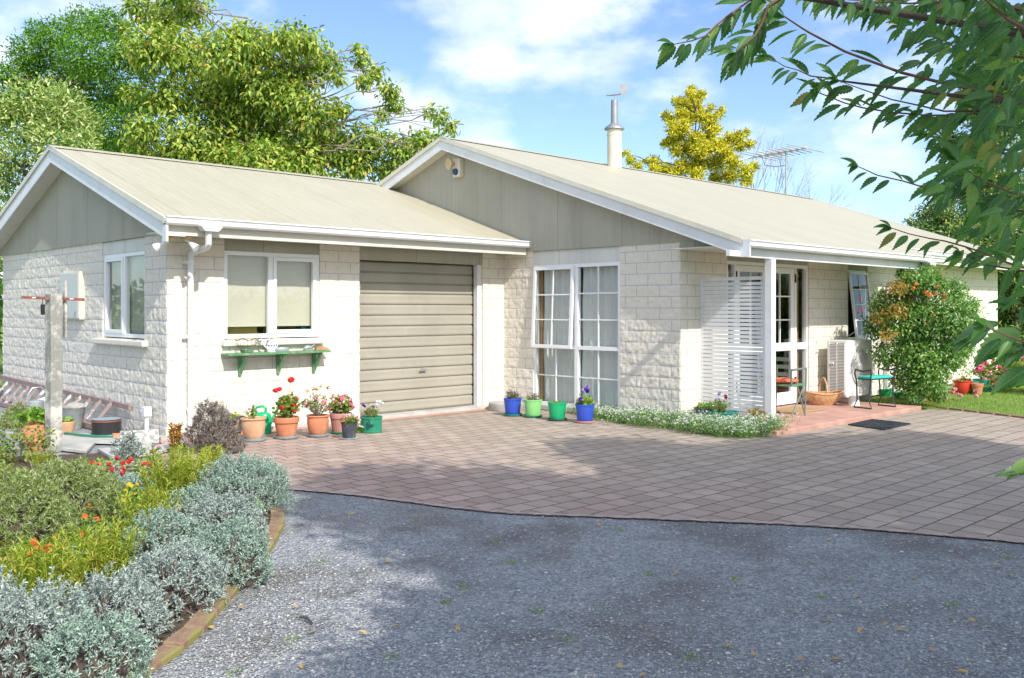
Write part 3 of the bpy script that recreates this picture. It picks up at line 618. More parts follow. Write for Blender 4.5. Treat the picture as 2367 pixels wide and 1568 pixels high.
# open top-hung sash (hinged at the head)
def sash(P,u,n,s0,s1,z0,z1,ang,nv,nh,par,t=.05):
    P=Vector(P);u=Vector(u);n=Vector(n);dn=(Vector((0,0,-1))*math.cos(ang)+n*math.sin(ang));on=(n*math.cos(ang)+Vector((0,0,1))*math.sin(ang))
    O=P+Vector((0,0,z1))+n*-.005;Hh=z1-z0
    def q(a,b,h0,h1,w0,w1,mb):
        f=lambda s,w,h:O+u*s+dn*w+on*h
        mb.hexa([f(a,w0,h0),f(b,w0,h0),f(b,w0,h1),f(a,w0,h1),f(a,w1,h0),f(b,w1,h0),f(b,w1,h1),f(a,w1,h1)])
    mb=MB();q(s0,s1,0,.035,0,t,mb);q(s0,s1,0,.035,Hh-t,Hh,mb);q(s0,s0+t,0,.035,t,Hh-t,mb);q(s1-t,s1,0,.035,t,Hh-t,mb);o=mb.build('sash',M['frame'],par,bevel=.003)
    mb=MB();q(s0+t,s1-t,.014,.018,t,Hh-t,mb);mb.build('pane',M['glass'],par)
    mb=MB()
    for i in range(1,nv): s=s0+t+(s1-s0-2*t)*i/nv;q(s-.009,s+.009,.012,.027,t,Hh-t,mb)
    for j in range(1,nh): w=t+(Hh-2*t)*j/nh;q(s0+t,s1-t,.0125,.0265,w-.009,w+.009,mb)
    mb.build('glazing_bars',M['frame'],par)
    mb=MB();mb.tube([O+u*(s0+.03)+dn*Hh*.9,P+u*(s0+.03)+n*-.03+Vector((0,0,z0+.02))],.006,6);mb.tube([O+u*(s1-.03)+dn*Hh*.9,P+u*(s1-.03)+n*-.03+Vector((0,0,z0+.02))],.006,6);mb.build('stay',M['steel'],par)
sash(P,nY,nX,.672,1.475,.93,2.125,math.radians(2.8),2,3,w3)
wavy(P,nY,nX,.74,1.47,.10,2.12,-.12,.026,.13,M['sheer'],'curtain',w3,14,seed=1)
wavy(P,nY,nX,1.50,2.32,.10,2.12,-.12,.026,.13,M['sheer'],'curtain',w3,14,seed=2)
mb=MB();mb.obox(P,nY,nX,.655,.735,-.12,-.085,.1,2.12);mb.build('timber_jamb',M['wood'],w3)
mb=MB();mb.obox(P,nY,nX,.60,2.36,-.05,.03,.02,.072);mb.build('window_sill',M['conc'],w3)
# garage roller door: ribbed curtain
def rdoor():
    n=14;z0,z1=.05,2.168;prof=[];ph=(z1-z0)/n
    for i in range(n):
        z=z0+i*ph
        prof+=[(.00,z),(.004,z+.005),(.022,z+.014),(.026,z+.03),(.024,z+ph*.5),(.026,z+ph-.03),(.022,z+ph-.016),(.003,z+ph-.006)]
    prof.append((0,z1));v=[];f=[]
    for x in (2.70,4.80):
        for d,z in prof: v.append((x,.16-d,z))
    m=len(prof)
    for i in range(m-1): f.append((i,i+m,i+m+1,i+1))
    mb=MB();mb.add(v,f);o=mb.build('garage_door',M['door'],H)
    mb=MB();c=Vector((3.82,.115,.62));mb.lathe([(.0,-.0),(.028,0),(.028,.006),(.0,.008)],16,(0,0,0));
    mb.v=[(c.x+x,c.y-z,c.z+y) for x,y,z in mb.v];mb.beam((3.76,.095,.618),(3.885,.092,.625),.012,.02);mb.build('handle',M['steel'],o)
    mb=MB();mb.box((2.66,.05,.04),(2.70,.2,2.168));mb.build('door_track',M['door'],o)
    mb=MB();mb.box((4.80,.02,.04),(4.885,.11,2.168));mb.build('door_jamb',M['white'],o,bevel=.004)
    mb=MB();mb.box((2.7,.12,.035),(4.8,.17,.062));mb.build('bottom_rail',M['doord'],o)
rdoor()
# porch door unit
P=(0,-3.31,0)
mb=MB();frame(mb,P,X_,nY,6.41,8.66,.08,2.17,.05,-.08,-.01)
for s in (6.615,8.268): mb.obox(P,X_,nY,s,s+.05,-.08,-.01,.13,2.12)
mb.obox(P,X_,nY,8.319,8.609,-.078,-.012,.89,.99);mb.obox(P,X_,nY,6.461,6.614,-.078,-.012,.89,.99)
fd=mb.build('french_door_frame',M['frame'],H,bevel=.003)
def leaf_door(s0,s1):
    mb=MB();t=.095;mb.obox(P,X_,nY,s0,s0+t,-.06,-.018,.135,2.115);mb.obox(P,X_,nY,s1-t,s1,-.06,-.018,.135,2.115)
    for a,b in ((.135,.26),(.88,1.0),(2.03,2.115)): mb.obox(P,X_,nY,s0+t,s1-t,-.06,-.018,a,b)
    o=mb.build('door_leaf',M['frame'],fd,bevel=.004)
    mb=MB();mb.obox(P,X_,nY,s0+t,s1-t,-.04,-.036,.26,.88);mb.obox(P,X_,nY,s0+t,s1-t,-.04,-.036,1.0,2.03);mb.build('pane',M['glass'],fd)
    mb=MB();sc=(s0+s1)/2
    mb.obox(P,X_,nY,sc-.01,sc+.01,-.05,-.026,1.0,2.03)
    for z in (1.34,1.69): mb.obox(P,X_,nY,s0+t,s1-t,-.0495,-.0265,z-.01,z+.01)
    mb.build('glazing_bars',M['frame'],fd)
leaf_door(6.67,7.46);leaf_door(7.47,8.262)
mb=MB();mb.obox(P,X_,nY,7.36,7.39,-.018,.03,1.03,1.15);mb.obox(P,X_,nY,7.36,7.5,.02,.032,1.08,1.1);mb.build('door_handle',M['steel'],fd)
mb=MB()
for z in (.35,1.9): mb.obox(P,X_,nY,8.262,8.285,-.012,.004,z,z+.13);mb.obox(P,X_,nY,6.652,6.672,-.012,.004,z,z+.13)
mb.build('hinge',M['blk'],fd)
pane(P,X_,nY,8.319,8.609,.99,2.12,-.05,fd);pane(P,X_,nY,8.319,8.609,.13,.89,-.05,fd);pane(P,X_,nY,6.461,6.614,.99,2.12,-.05,fd);pane(P,X_,nY,6.461,6.614,.13,.89,-.05,fd)
mb=MB();mb.obox(P,X_,nY,8.36,8.50,-.115,-.085,.1,2.12);mb.build('timber_jamb',M['wood'],fd)
wavy(P,X_,nY,8.0,8.40,.12,1.6,-.5,.03,.11,M['sheer'],'curtain',fd,8,seed=4)
# small window in the main front wall, sash open
mb=MB();frame(mb,P,X_,nY,9.93,10.63,.99,2.14,.045,-.08,-.01);w4=mb.build('window',M['frame'],H,bevel=.003)
sash(P,X_,nY,9.955,10.605,1.02,2.11,math.radians(7),2,4,w4,.04)
mb=MB();mb.obox(P,X_,nY,9.88,10.68,-.02,.07,.92,.985);mb.build('window_sill',M['sillp'],w4,bevel=.012)
# downpipes
mb=MB();mb.tube([(.222,-.585,2.43),(.222,-.585,2.23),(.226,-.545,2.195),(.25,-.10,2.155),(.255,-.065,2.125),(.255,-.062,2.04),(.255,-.062,.12),(.255,-.062,.02)],.036,14)
mb.lathe([(.042,0),(.042,.05)],14,(.255,-.062,.30));mb.lathe([(.042,0),(.042,.035)],14,(.255,-.062,1.16));mb.lathe([(.042,0),(.042,.05)],14,(.255,-.062,2.02))
dp=mb.build('downpipe',M['white'],H,smooth=True)
mb=MB();mb.prism([(.10,-.66,2.425),(.36,-.66,2.425),(.31,-.66,2.37),(.15,-.66,2.37)],(0,0,0),(0,.12,0));mb.build('outlet',M['white'],dp)
mb=MB();mb.box((.16,-.07,1.165),(.215,-.05,1.19));mb.box((.16,-.07,2.03),(.215,-.05,2.05));mb.build('pipe_clip',M['white'],dp)
mb=MB();mb.tube([(10.35,-4.46,2.24),(10.35,-4.46,2.05),(10.42,-4.1,1.97),(11.2,-3.42,1.93),(11.25,-3.385,1.88),(11.25,-3.385,.02)],.036,12);mb.build('downpipe',M['white'],H,smooth=True)
mb=MB();mb.prism([(10.22,-4.52,2.235),(10.48,-4.52,2.235),(10.43,-4.52,2.18),(10.27,-4.52,2.18)],(0,0,0),(0,.12,0));mb.build('gutter_outlet',M['white'],H)
mb=MB();mb.box((5.306,-4.30,2.273),(5.324,-3.33,2.364));mb.build('eave_closure',M['clad_y'],H)
# porch posts and slatted screen
mb=MB();mb.box((5.735,-4.395,.03),(5.835,-4.295,2.128));mb.build('porch_post',M['white'],H,bevel=.006)
mb=MB();mb.box((10.02,-4.39,.02),(10.10,-4.30,2.128));mb.build('porch_post',M['white'],H,bevel=.006)
sc=thing('slatted_screen','white horizontal slatted privacy screen standing between the pier and the porch post','screen',(5.80,-3.8,.02))
mb=MB();y0,y1,zt=.475,-.475,1.895
mb.box((-.025,.445,.02),(.02,.485,zt));mb.box((-.025,-.49,.02),(.02,-.445,zt));mb.box((-.025,-.445,zt-.045),(.02,.445,zt));mb.build('screen_frame',M['white'],sc,bevel=.004)
ns=34
for i in range(ns):
    z=.07+i*(zt-.13)/ns;mb=MB();mb.box((-.022,-.4445,z),(.008,.4445,z+.040));mb.build('slat',M['white'],sc)
# flue
fl=MB();fl.lathe([(.138,0),(.138,.80)],28,(9.19,1.0,4.18));flo=fl.build('flue',M['beige'],H,smooth=True)
mb=MB();mb.lathe([(.15,4.93),(.195,4.94),(.19,4.965),(.15,5.0),(.095,5.04),(.070,5.06),(.066,5.50),(.062,5.50),(.05,5.46)],28,(9.19,1.0,0));mb.build('flue_cowl',M['fluem'],flo,smooth=True)
mb=MB();mb.lathe([(.145,4.82),(.145,4.86)],20,(9.19,1.0,0));mb.build('flue_band',M['beige'],flo)
mb=MB();mb.tube([(9.19,1.0,5.44),(9.19,1.0,5.58)],.008,6)
# curved wind vane hood
v=[];f=[]
for i in range(9):
    a=-.9+1.8*i/8
    for s in (-.17,.13): v.append((9.19+s*.72+math.sin(a)*.06,1.0-s*.69,5.57+math.cos(a)*.07-.03+(.03 if s>0 else 0)))
for i in range(8): f.append((i*2,i*2+1,i*2+3,i*2+2))
mb.add(v,f);mb.add([(9.28,.92,5.60),(9.37,.83,5.62),(9.37,.82,5.83),(9.27,.93,5.80)],[(0,1,2,3)]);vn=mb.build('wind_vane',M['fluem'],flo)
so=vn.modifiers.new('s','SOLIDIFY');so.thickness=.004
# ================================================================= OBJECTS
def Sc(y,z=0): return (y-HZ)/(CAM.z-z)     # pixels per metre at a ground row
# --- floodlights, siren, meter box, antenna
def flood(name,loc,aim,label,base=True):
    t=thing(name,label,'floodlight',loc,0,'security floodlights at the eave corner')
    a=Vector(aim).normalized();mb=MB();mb.tube([Vector((0,0,0)),a*.05,a*.095],[.018,.019,.024],12);mb.build('lamp_holder',M['steel'] if not base else M['whitep'],t,smooth=True)
    mb=MB();mb.tube([a*.095,a*.12,a*.155,a*.172],[.026,.036,.047,.049],16);mb.build('lamp_shade',M['steel'] if not base else M['whitep'],t,smooth=True)
    mb=MB();mb.tube([a*.1725,a*.174],[.043,.04],16);mb.build('lens',M['glassy'],t)
    mb=MB();mb.tube([(0,0,.05),(0,0,-.01)],[.012,.016],8);mb.build('arm',M['steel'],t)
    if base:
        mb=MB();mb.lathe([(.055,-.005),(.065,.02),(.06,.045),(.045,.06)],20);mb.build('mounting_plate',M['tan'],t,smooth=True)
M['glassy']=plain('lamp_lens',(.62,.66,.68),.1,.3)
flood('floodlight',(-.16,-.42,2.26),(-.58,.45,-.42),'silver floodlight under the gable end at the wing corner, aimed left')
flood('floodlight',(.05,-.38,2.285),(.35,-.55,-.5),'white floodlight on a tan round base beside the downpipe elbow')
s=thing('alarm_siren','cream alarm siren box with a round horn and blue lamp under the main gable peak','alarm siren',(5.30,1.02,3.80))
mb=MB();mb.box((-.09,-.11,-.16),(.0,.06,.14));mb.build('siren_box',M['beige'],s,bevel=.01)
mb=MB();mb.tube([(-.09,.03,.06),(-.15,.05,.05),(-.19,.06,.045)],[.03,.05,.095],18);mb.build('horn',M['tan'],s,smooth=True)
M['blulamp']=plain('blue_lamp_cover',(.03,.06,.16),.2);mb=MB();mb.sphere((-.10,-.02,-.08),.055);mb.build('lamp',M['blulamp'],s,smooth=True)
m=thing('meter_box','pale grey electricity meter box mounted on the rough block wall by the window','meter box',(0,2.97,1.36))
mb=MB();mb.box((-.075,-.37,0),(0.0,.41,.65));mb.build('cabinet',M['beige'],m,bevel=.006)
M['mgrey']=plain('grey_enamel',(.60,.62,.60),.5,var=.04);mb=MB();mb.box((-.085,-.345,.02),(-.076,.385,.63));mb.build('cabinet_door',M['mgrey'],m,bevel=.003)
mb=MB();mb.box((-.10,-.28,.06),(-.086,-.25,.11));mb.box((-.10,.29,.06),(-.086,.32,.11));mb.build('latch',M['steel'],m)
# antenna beyond ridge
a=thing('tv_antenna','thin roof television aerial with pink tipped elements on a mast at the ridge end','antenna',(16.45,1.5,4.2))
mb=MB();mb.tube([(0,0,0),(0,0,1.28)],.024,8);mb.build('mast',M['zinc'],a)
b0=Vector((-1.0,.75,1.0));b1=Vector((.42,-.33,1.33));mb=MB();mb.beam(b0,b1,.045,.045);mb.build('boom',M['zinc'],a)
for i in range(9):
    f=.28+i*.088;p=b0.lerp(b1,f);d=(RT*.82+FW*.57).normalized()*(.72 if i in(0,1,8) else .48);d.z=-.03
    mb=MB();mb.tube([p-d,p+d],.013,5);mb.build('element',M['zinc'],a)
mb=MB()
for f in (.33,.46,.62,.78,.98): mb.sphere(b0.lerp(b1,f)+Vector((0,0,.01)),.045,(1.3,1,.9),8,5)
mb.build('insulator',M['pinkp'],a,smooth=True)
mb=MB();mb.beam((-.45,.35,.85),(-.25,.18,1.42),.03,.012);mb.build('brace',M['steel'],a)
mb=MB();mb.tube([(-.5,.38,1.08),(-.45,.33,.88),(-.2,.15,.85),(0,0,.9)],.008,5);mb.build('cable',M['blk'],a)
# gully pipe
mb=MB();mb.tube([(-.10,.33,0),(-.10,.33,.25)],.024,12);mb.box((-.145,.285,.25),(-.055,.375,.36));tag(mb.build('gully_pipe',M['whitep'],smooth=False,bevel=.006),'white square-topped pipe standing against the left wall near the corner','pipe')
# --- shelf
s=thing('wall_shelf','weathered green timber shelf on three brackets below the front window','shelf',(1.35,-.0,.70))
mb=MB();mb.box((-.70,-.235,.245),(.70,-.02,.272));mb.build('shelf_board',M['green'],s,bevel=.003)
for x in (-.46,.06,.575):
    mb=MB();mb.box((x-.02,-.055,0),(x+.02,-.018,.243));mb.beam((x,-.04,.03),(x,-.20,.235),.036,.03,(1,0,0));mb.box((x-.019,-.2,.225),(x+.019,-.056,.2445));mb.build('bracket',M['green'],s)
ZS=.974
# wire basket
t=thing('wire_basket','rusty round wire basket standing on the left end of the green shelf','wire basket',(.93,-.13,ZS))
mb=MB()
for z,r in ((.005,.065),(.09,.105),(.155,.135),(.16,.137)): mb.tube([(r*math.cos(k*PI/14),r*math.sin(k*PI/14),z+.012*math.sin(k*1.2)*(z>.1)) for k in range(29)],.003,5,False)
for k in range(16):
    c,s_=math.cos(k*PI/8),math.sin(k*PI/8);mb.tube([(c*.03,s_*.03,.004),(c*.065,s_*.065,.006),(c*.105,s_*.105,.09),(c*.137,s_*.137,.16)],.0025,5)
M['wire']=plain('rusty_wire',(.20,.19,.14),.6,.3,var=.3);mb.build('wire_frame',M['wire'],t)
mb=MB();mb.lathe([(.06,.008),(.068,.035),(.06,.036),(.05,.012)],18);mb.build('dish',M['green'],t)
# polka dot can
t=thing('watering_can','small white watering can with blue polka dots on the middle of the green shelf','watering can',(1.26,-.13,ZS))
mb=MB();mb.lathe([(.058,0),(.06,.005),(.05,.15),(.047,.15),(.055,.01)],24);bd=mb.build('can_body',M['whitep'],t,smooth=True)
M['bdot']=plain('blue_dot_paint',(.12,.19,.34),.4);mb=MB()
for k in range(14):
    th=k*2.4;z=.02+(k%5)*.028;r=.0605-.0105*z/.15
    c=Vector((r*math.cos(th),r*math.sin(th),z));n=Vector((math.cos(th),math.sin(th),.06)).normalized();uu=n.cross(Vector((0,0,1))).normalized();vv=uu.cross(n)
    q=[c+n*.0012+(uu*math.cos(a*PI/5)+vv*math.sin(a*PI/5))*.0125 for a in range(10)];mb.add(q,[tuple(range(10))])
mb.build('polka_dots',M['bdot'],t)
mb=MB();mb.tube([(-.035,0,.03),(-.09,0,.07),(-.14,0,.135)],[.014,.01,.008],8);mb.tube([(-.138,0,.133),(-.152,0,.155)],[.01,.026],10);mb.build('spout',M['whitep'],t,smooth=True)
mb=MB();mb.tube([(-.03+.0,0,.145),(-.03,0,.20),(-.005,0,.235),(.03,0,.225),(.045,0,.18),(.04,0,.145)],.006,7);mb.tube([(.048,0,.13),(.085,0,.115),(.085,0,.07),(.055,0,.04)],.006,7);mb.build('handle',M['whitep'],t,smooth=True)
mb=MB();mb.lathe([(.075,0),(.08,.02),(.08,.035),(.07,.05),(.02,.055)],18,(1.41,-.12,ZS),1.2,.8);tag(mb.build('lidded_dish',M['zinc'],smooth=True),'low green-grey lidded dish on the shelf right of the spotted can','dish')
mb=MB();mb.box((1.30,-.19,ZS),(1.50,-.06,ZS+.012));tag(mb.build('metal_plate',M['blk']),'thin black plate lying flat under the lidded dish','plate') if 0 else None
t=thing('hose_nozzle','small grey metal hose fitting lying on the right part of the shelf','hose fitting',(1.78,-.14,ZS))
mb=MB();mb.tube([(-.06,0,.025),(-.02,0,.04),(.06,.01,.03)],[.022,.03,.02],10);mb.build('fitting_body',M['zinc'],t,smooth=True);mb=MB();mb.tube([(-.06,0,.02),(-.08,-.02,.005)],.016,8);mb.build('nozzle_tip',M['steel'],t);mb=MB();mb.tube([(.03,0,.035),(.07,-.03,.07)],.012,8);mb.build('lever',M['steel'],t)
mb=MB();mb.hexa([(1.86,-.19,ZS),(2.10,-.16,ZS),(2.06,-.05,ZS),(1.90,-.06,ZS),(1.88,-.17,ZS+.04),(2.04,-.15,ZS+.035),(2.02,-.07,ZS+.05),(1.92,-.08,ZS+.045)]);tag(mb.build('wood_offcut',M['wood'],bevel=.006),'orange-brown block of wood at the right end of the green shelf','wood block')
# things on the inside sill
mb=MB();mb.hexa([(.84,.20,1.05),(1.27,.20,1.05),(1.27,.26,1.05),(.84,.26,1.05),(.86,.22,1.34),(1.24,.22,1.36),(1.24,.28,1.36),(.86,.28,1.34)]);tag(mb.build('yellow_box',M['yel'],bevel=.004),'yellow carton behind the left pane of the front window','box')
mb=MB();mb.hexa([(1.36,.20,1.05),(1.57,.20,1.05),(1.57,.26,1.05),(1.36,.26,1.05),(1.37,.22,1.33),(1.60,.22,1.34),(1.60,.28,1.34),(1.37,.28,1.33)]);tag(mb.build('cardboard_box',M['card'],bevel=.004),'brown cardboard box behind the right pane of the front window','box')
mb=MB();mb.lathe([(.02,0),(.07,.03),(.06,.13),(.02,.16)],12,(1.9,.2,1.15));tag(mb.build('glass_ornament',M['teal'],smooth=True),'green ornament behind the lower right of the front window','ornament')
# --- clothes line post
p=G(124,1045);t=thing('clothesline_post','peeling white square timber post with a rusty crossbar at the left','post',(p.x,p.y,0),math.radians(10))
mb=MB();h=1.66;v=[];n=12
for i in range(n+1):
    z=h*i/n;w=.062;j=lambda:random.uniform(-.003,.003)
    v.append([(-w+j(),-w+j(),z),(w+j(),-w+j(),z),(w+j(),w+j(),z),(-w+j(),w+j(),z)])
vs=[q for r in v for q in r];fs=[(0,1,2,3)[::-1],tuple(4*n+k for k in range(4))]
for i in range(n):
    for k in range(4): fs.append((i*4+k,i*4+(k+1)%4,i*4+4+(k+1)%4,i*4+4+k))
mb.add(vs,fs);mb.build('timber_post',M['post_w'],t,bevel=.006)
cb=RT;r_=math.radians(-10)
def L2(v): return Vector((v.x*math.cos(r_)-v.y*math.sin(r_),v.x*math.sin(r_)+v.y*math.cos(r_),v.z))
mb=MB();A=L2(RT*-.36+FW*.05);B=L2(RT*.30+FW*.05);mb.beam(A+Vector((0,0,1.625)),B+Vector((0,0,1.60)),.010,.030);cbm=mb.build('crossbar',M['rust'],t)
mb=MB()
for f in (.2,.5,.8): 
    q=A.lerp(B,f)+Vector((0,0,1.625-.02*f));mb.beam(q-L2(RT*.02)-L2(FW*.008),q+L2(RT*.02)-L2(FW*.008),.006,.012)
mb.build('crossbar_slot',M['whitep'],cbm)
mb=MB();q=L2(RT*-.105-FW*.02);mb.box((q.x-.02,q.y-.006,1.44),(q.x+.02,q.y+.006,1.55));mb.tube([(q.x,q.y,1.55),(q.x,q.y,1.61)],.004,5);mb.build('weight_tag',M['blk'],t)
mb=MB();q=L2(RT*.075+FW*.09);mb.box((q.x-.012,q.y-.02,1.2),(q.x+.012,q.y+.02,1.80));mb.build('rear_batten',M['post_w'],t)
mb=MB();mb.sphere(tuple(L2(RT*-.03-FW*.07)+Vector((0,0,1.6))),.018);mb.build('bolt',M['rust'],t)
for i,(dy) in enumerate((.0,.03)):
    mb=MB();a0=p+RT*-.3+Vector((0,0,1.61));mb.tube([a0,a0+Vector((-1.2,1.3,-.06+dy)),a0+Vector((-3.2,3.4,.0+dy))],.002,4);tag(mb.build('clothesline_wire',M['steel']),'thin clothesline wire running left from the rusty crossbar','wire','clothesline wires')
# --- ladder
t=thing('ladder','old brown wooden ladder with flaking white paint lying on its side against the left wall','ladder',(-.3,3.6,0))
lo=lambda y:Vector((-.0,y,.035));
def lp(f,y): return Vector((.0+.25*f,y,.045+.315*f))
mb=MB();mb.beam((0,-2.45,.04),(0,3.2,.04),.035,.06);mb.build('stile',M['ladst'],t)
mb=MB();mb.beam((.25,-2.65,.30),(.25,3.2,.40),.035,.06);mb.build('stile',M['ladst'],t)
for k in range(15):
    y=-2.1+k*.365;mb=MB();mb.beam(Vector((0.005,y,.05)),Vector((.245,y,.33)),.05,.028);mb.build('rung',M['ladder'],t)
# --- containers by the ladder
def lat(name,loc,label,cat,prof,m,part,parts=(),n=28,group=None,rz=0,tilt=None):
    t=thing(name,label,cat,loc,rz,group);mb=MB();mb.lathe(prof,n);mb.build(part,m,t,smooth=True)
    for nm,pf,mm in parts: mb=MB();mb.lathe(pf,n);mb.build(nm,mm,t,smooth=True)
    return t
p=G(246,1006);lat('black_pot',(p.x,p.y,0),'squat black enamel pot with a copper rim beside the ladder','pot',[(.155,0),(.165,.01),(.165,.18),(.155,.18),(.15,.02),(.0,.02)],M['blk'],'pot_body',[('copper_rim',[(.166,.165),(.172,.17),(.17,.18),(.155,.181)],M['rust']),('lid',[(.158,.19),(.16,.196),(.0,.21)],M['sauc'])])
p=G(165,992);t=lat('galvanised_bucket',(p.x,p.y,0),'dull galvanised bucket with a pale cloth in it behind the white post','bucket',[(.115,0),(.12,.01),(.165,.26),(.17,.265),(.16,.26),(.112,.02),(0,.02)],M['zinc'],'bucket_body')
mb=MB();mb.sphere((p.x+.03,p.y,.27),.12,(1.1,1,.5),14,8);o=mb.build('cloth',M['wgrey'],smooth=True);tag(o,'crumpled pale cloth heaped in the galvanised bucket','cloth')
d=o.modifiers.new('d','DISPLACE');tx=bpy.data.textures.new('n','CLOUDS');tx.noise_scale=.06;d.texture=tx;d.strength=.06
p=G(84,968);t=lat('metal_watering_can',(p.x,p.y,0),'old zinc watering can with a hooped handle left of the white post','watering can',[(.095,0),(.10,.01),(.10,.24),(.09,.25),(.09,.02),(0,.02)],M['zinc'],'can_body')
mb=MB();mb.tube([(-.10,0,.2),(-.11,.0,.33),(-.05,0,.42),(.05,0,.43),(.14,0,.36),(.16,0,.2)],.010,8);mb.build('handle',M['steel'],t,smooth=True)
p=G(108,962);t=lat('white_pail',(p.x,p.y,0),'white lidded pail partly hidden behind the white post','pail',[(.10,0),(.11,.20),(.12,.21),(.12,.24),(.02,.27),(.02,.32),(0,.33)],M['whitep'],'pail_body')
M['basin']=plain('chipped_enamel',(.66,.66,.64),.6,dirt=(.33,.32,.3),dsc=9,dth=(.5,.6));p=G(322,1022);t=thing('white_basin','chipped white rectangular stone basin on the ground near the wing corner','basin',(p.x,p.y,0),math.radians(-20))
mb=MB();mb.box((-.2,-.15,0),(.2,.15,.03));mb.box((-.2,-.15,.03),(.2,-.128,.115));mb.box((-.2,.128,.03),(.2,.15,.115));mb.box((-.2,-.128,.03),(-.178,.128,.115));mb.box((.178,-.128,.03),(.2,.128,.115));mb.build('basin_shell',M['basin'],t)
mb=MB();mb.box((-.178,-.01,.03),(.178,.01,.10));mb.build('divider',M['whitep'],t)
p=G(276,1013);mb=MB();mb.hexa([(p.x-.09,p.y-.05,.015),(p.x+.09,p.y-.06,.015),(p.x+.08,p.y+.05,.015),(p.x-.08,p.y+.05,.015),(p.x-.08,p.y-.04,.06),(p.x+.07,p.y-.05,.055),(p.x+.06,p.y+.04,.05),(p.x-.07,p.y+.04,.06)]);tag(mb.build('broken_tile',M['terra'],bevel=.006),'broken piece of terracotta beside the white basin','terracotta shard')
# --- flower pots
def rimpot(R,Hh,m,style,par):
    mb=MB()
    if style=='rim': pf=[(R*.66,0),(R*.68,.006),(R*.90,Hh*.72),(R*.90,Hh*.73),(R*.99,Hh*.735),(R,Hh*.75),(R*1.0,Hh*.99),(R*.98,Hh),(R*.90,Hh),(R*.88,Hh*.9),(0,Hh*.88)]
    elif style=='belly': pf=[(R*.60,0),(R*.66,.01),(R*.84,Hh*.35),(R*.92,Hh*.68),(R*.89,Hh*.88),(R*.93,Hh*.91),(R,Hh*.945),(R*.99,Hh*.985),(R*.93,Hh),(R*.86,Hh*.97),(R*.82,Hh*.88),(0,Hh*.88)]
    elif style=='bucket': pf=[(R*.76,0),(R*.78,.005),(R*.95,Hh*.90),(R*.95,Hh*.905),(R,Hh*.91),(R*1.01,Hh*.995),(R*.96,Hh),(R*.93,Hh*.9),(0,Hh*.88)]
    elif style=='tub': pf=[(R*.98,0),(R,.01),(R,Hh*.10),(R*.95,Hh*.13),(R*.97,Hh*.88),(R*1.03,Hh*.9),(R*1.03,Hh*.97),(R*.97,Hh),(R*.92,Hh*.9),(0,Hh*.87)]
    else: pf=[(R*.55,0),(R*.8,Hh*.25),(R*.97,Hh*.8),(R,Hh*.9),(R*.98,Hh),(R*.9,Hh),(R*.85,Hh*.85),(0,Hh*.83)]
    mb.lathe(pf,36);o=mb.build('pot',m,par,smooth=True)
    mb=MB();mb.lathe([(R*.86,Hh*.895),(R*.5,Hh*.91),(0.0001,Hh*.915)],20);mb.build('soil',M['soil'],par,smooth=True)
def saucer(x,y,R,m,label,z=0.006):
    mb=MB();mb.lathe([(R*.9,0),(R,.008),(R*1.05,.028),(R*1.02,.03),(R*.93,.012),(0,.010)],32);o=mb.build('saucer',m,smooth=True);o.location=(x,y,z);tag(o,label,'saucer','saucers under the pots')
def tuft(par,nm,c,r,h,n,ll,lw,m,t='leaf',up=.6,stems=True,stm=None):
    """bushy foliage: n leaves on stems rising from c"""
    c=np.array(c);k=max(4,n//9);th=RNG.random(k)*2*PI;rr=r*np.sqrt(RNG.random(k));tips=c+np.stack([rr*np.cos(th),rr*np.sin(th),h*(.45+.55*RNG.random(k))*(1-.35*(rr/r)**2)],-1)
    i=RNG.integers(0,k,n);f=.35+.65*RNG.random(n)**.6;P=c+(tips[i]-c)*f[:,None]+RNG.normal(size=(n,3))*r*.09
    D=nrm(rdir(n)+(tips[i]-c)*.9/max(h,.01)*up);leaves(nm,P,D,rdir(n)+np.array([0,0,1.2]),ll*(.7+.6*RNG.random(n)),lw*(.7+.6*RNG.random(n)),m,par,t)
    if stems:
        mb=MB()
        for q in tips: 
            a=Vector(c);b=Vector(q);mb.tube([a,a.lerp(b,.5)+Vector((random.uniform(-1,1),random.uniform(-1,1),0))*r*.08,b],.0035,4,False)
        mb.build('stems',stm or M['lv_bed'],par)
    return tips
def bloom(par,nm,pts,r,n,m,size=.014):
    for q,rr in zip(pts,r if hasattr(r,'__len__') else [r]*len(pts)):
        d=rdir(n);P=np.array(q)+d*rr*np.array([1,1,.75]);D=nrm(np.cross(d,rdir(n)));leaves(nm,P-D*size*.5,D,d,size*(.7+.6*RNG.random(n)),size*(.7+.5*RNG.random(n)),m,par,'round')
def fpot(name,x,y,R,Hh,m,style,label,cat='flower pot',group=None,z=0.006,rz=0):
    t=thing(name,label,cat,(x,y,z),rz,group);rimpot(R,Hh,m,style,t);return t
GP='pots and tubs by the garage wing'
p=G(586,1020);saucer(p.x,p.y,.135,M['sauc'],'blue-grey saucer under the pale terracotta pot');t=fpot('flower_pot',p.x,p.y,.145,.25,M['terrap'],'belly','pale weathered terracotta pot with a small sprig, nearest the white lavender end',group=GP,z=.018)
tuft(t,'foliage',(-.02,0,.23),.07,.15,70,.04,.02,M['lv_pot']);bloom(t,'flower',[(-.05,0,.35),(.0,.02,.33)],.012,14,M['fl_pink'],.016)
t['label']='pale weathered terracotta pot with a small sprig, leftmost of the terracotta pots'
p=G(662,1014);saucer(p.x,p.y,.135,M['sauc'],'blue-grey saucer under the thick-rimmed terracotta pot');t=fpot('flower_pot',p.x,p.y,.148,.235,M['terra'],'rim','thick-rimmed terracotta pot of tall scarlet geraniums',group=GP,z=.018)
tips=tuft(t,'foliage',(0,0,.21),.14,.30,330,.045,.04,M['lv_pot'],'round')
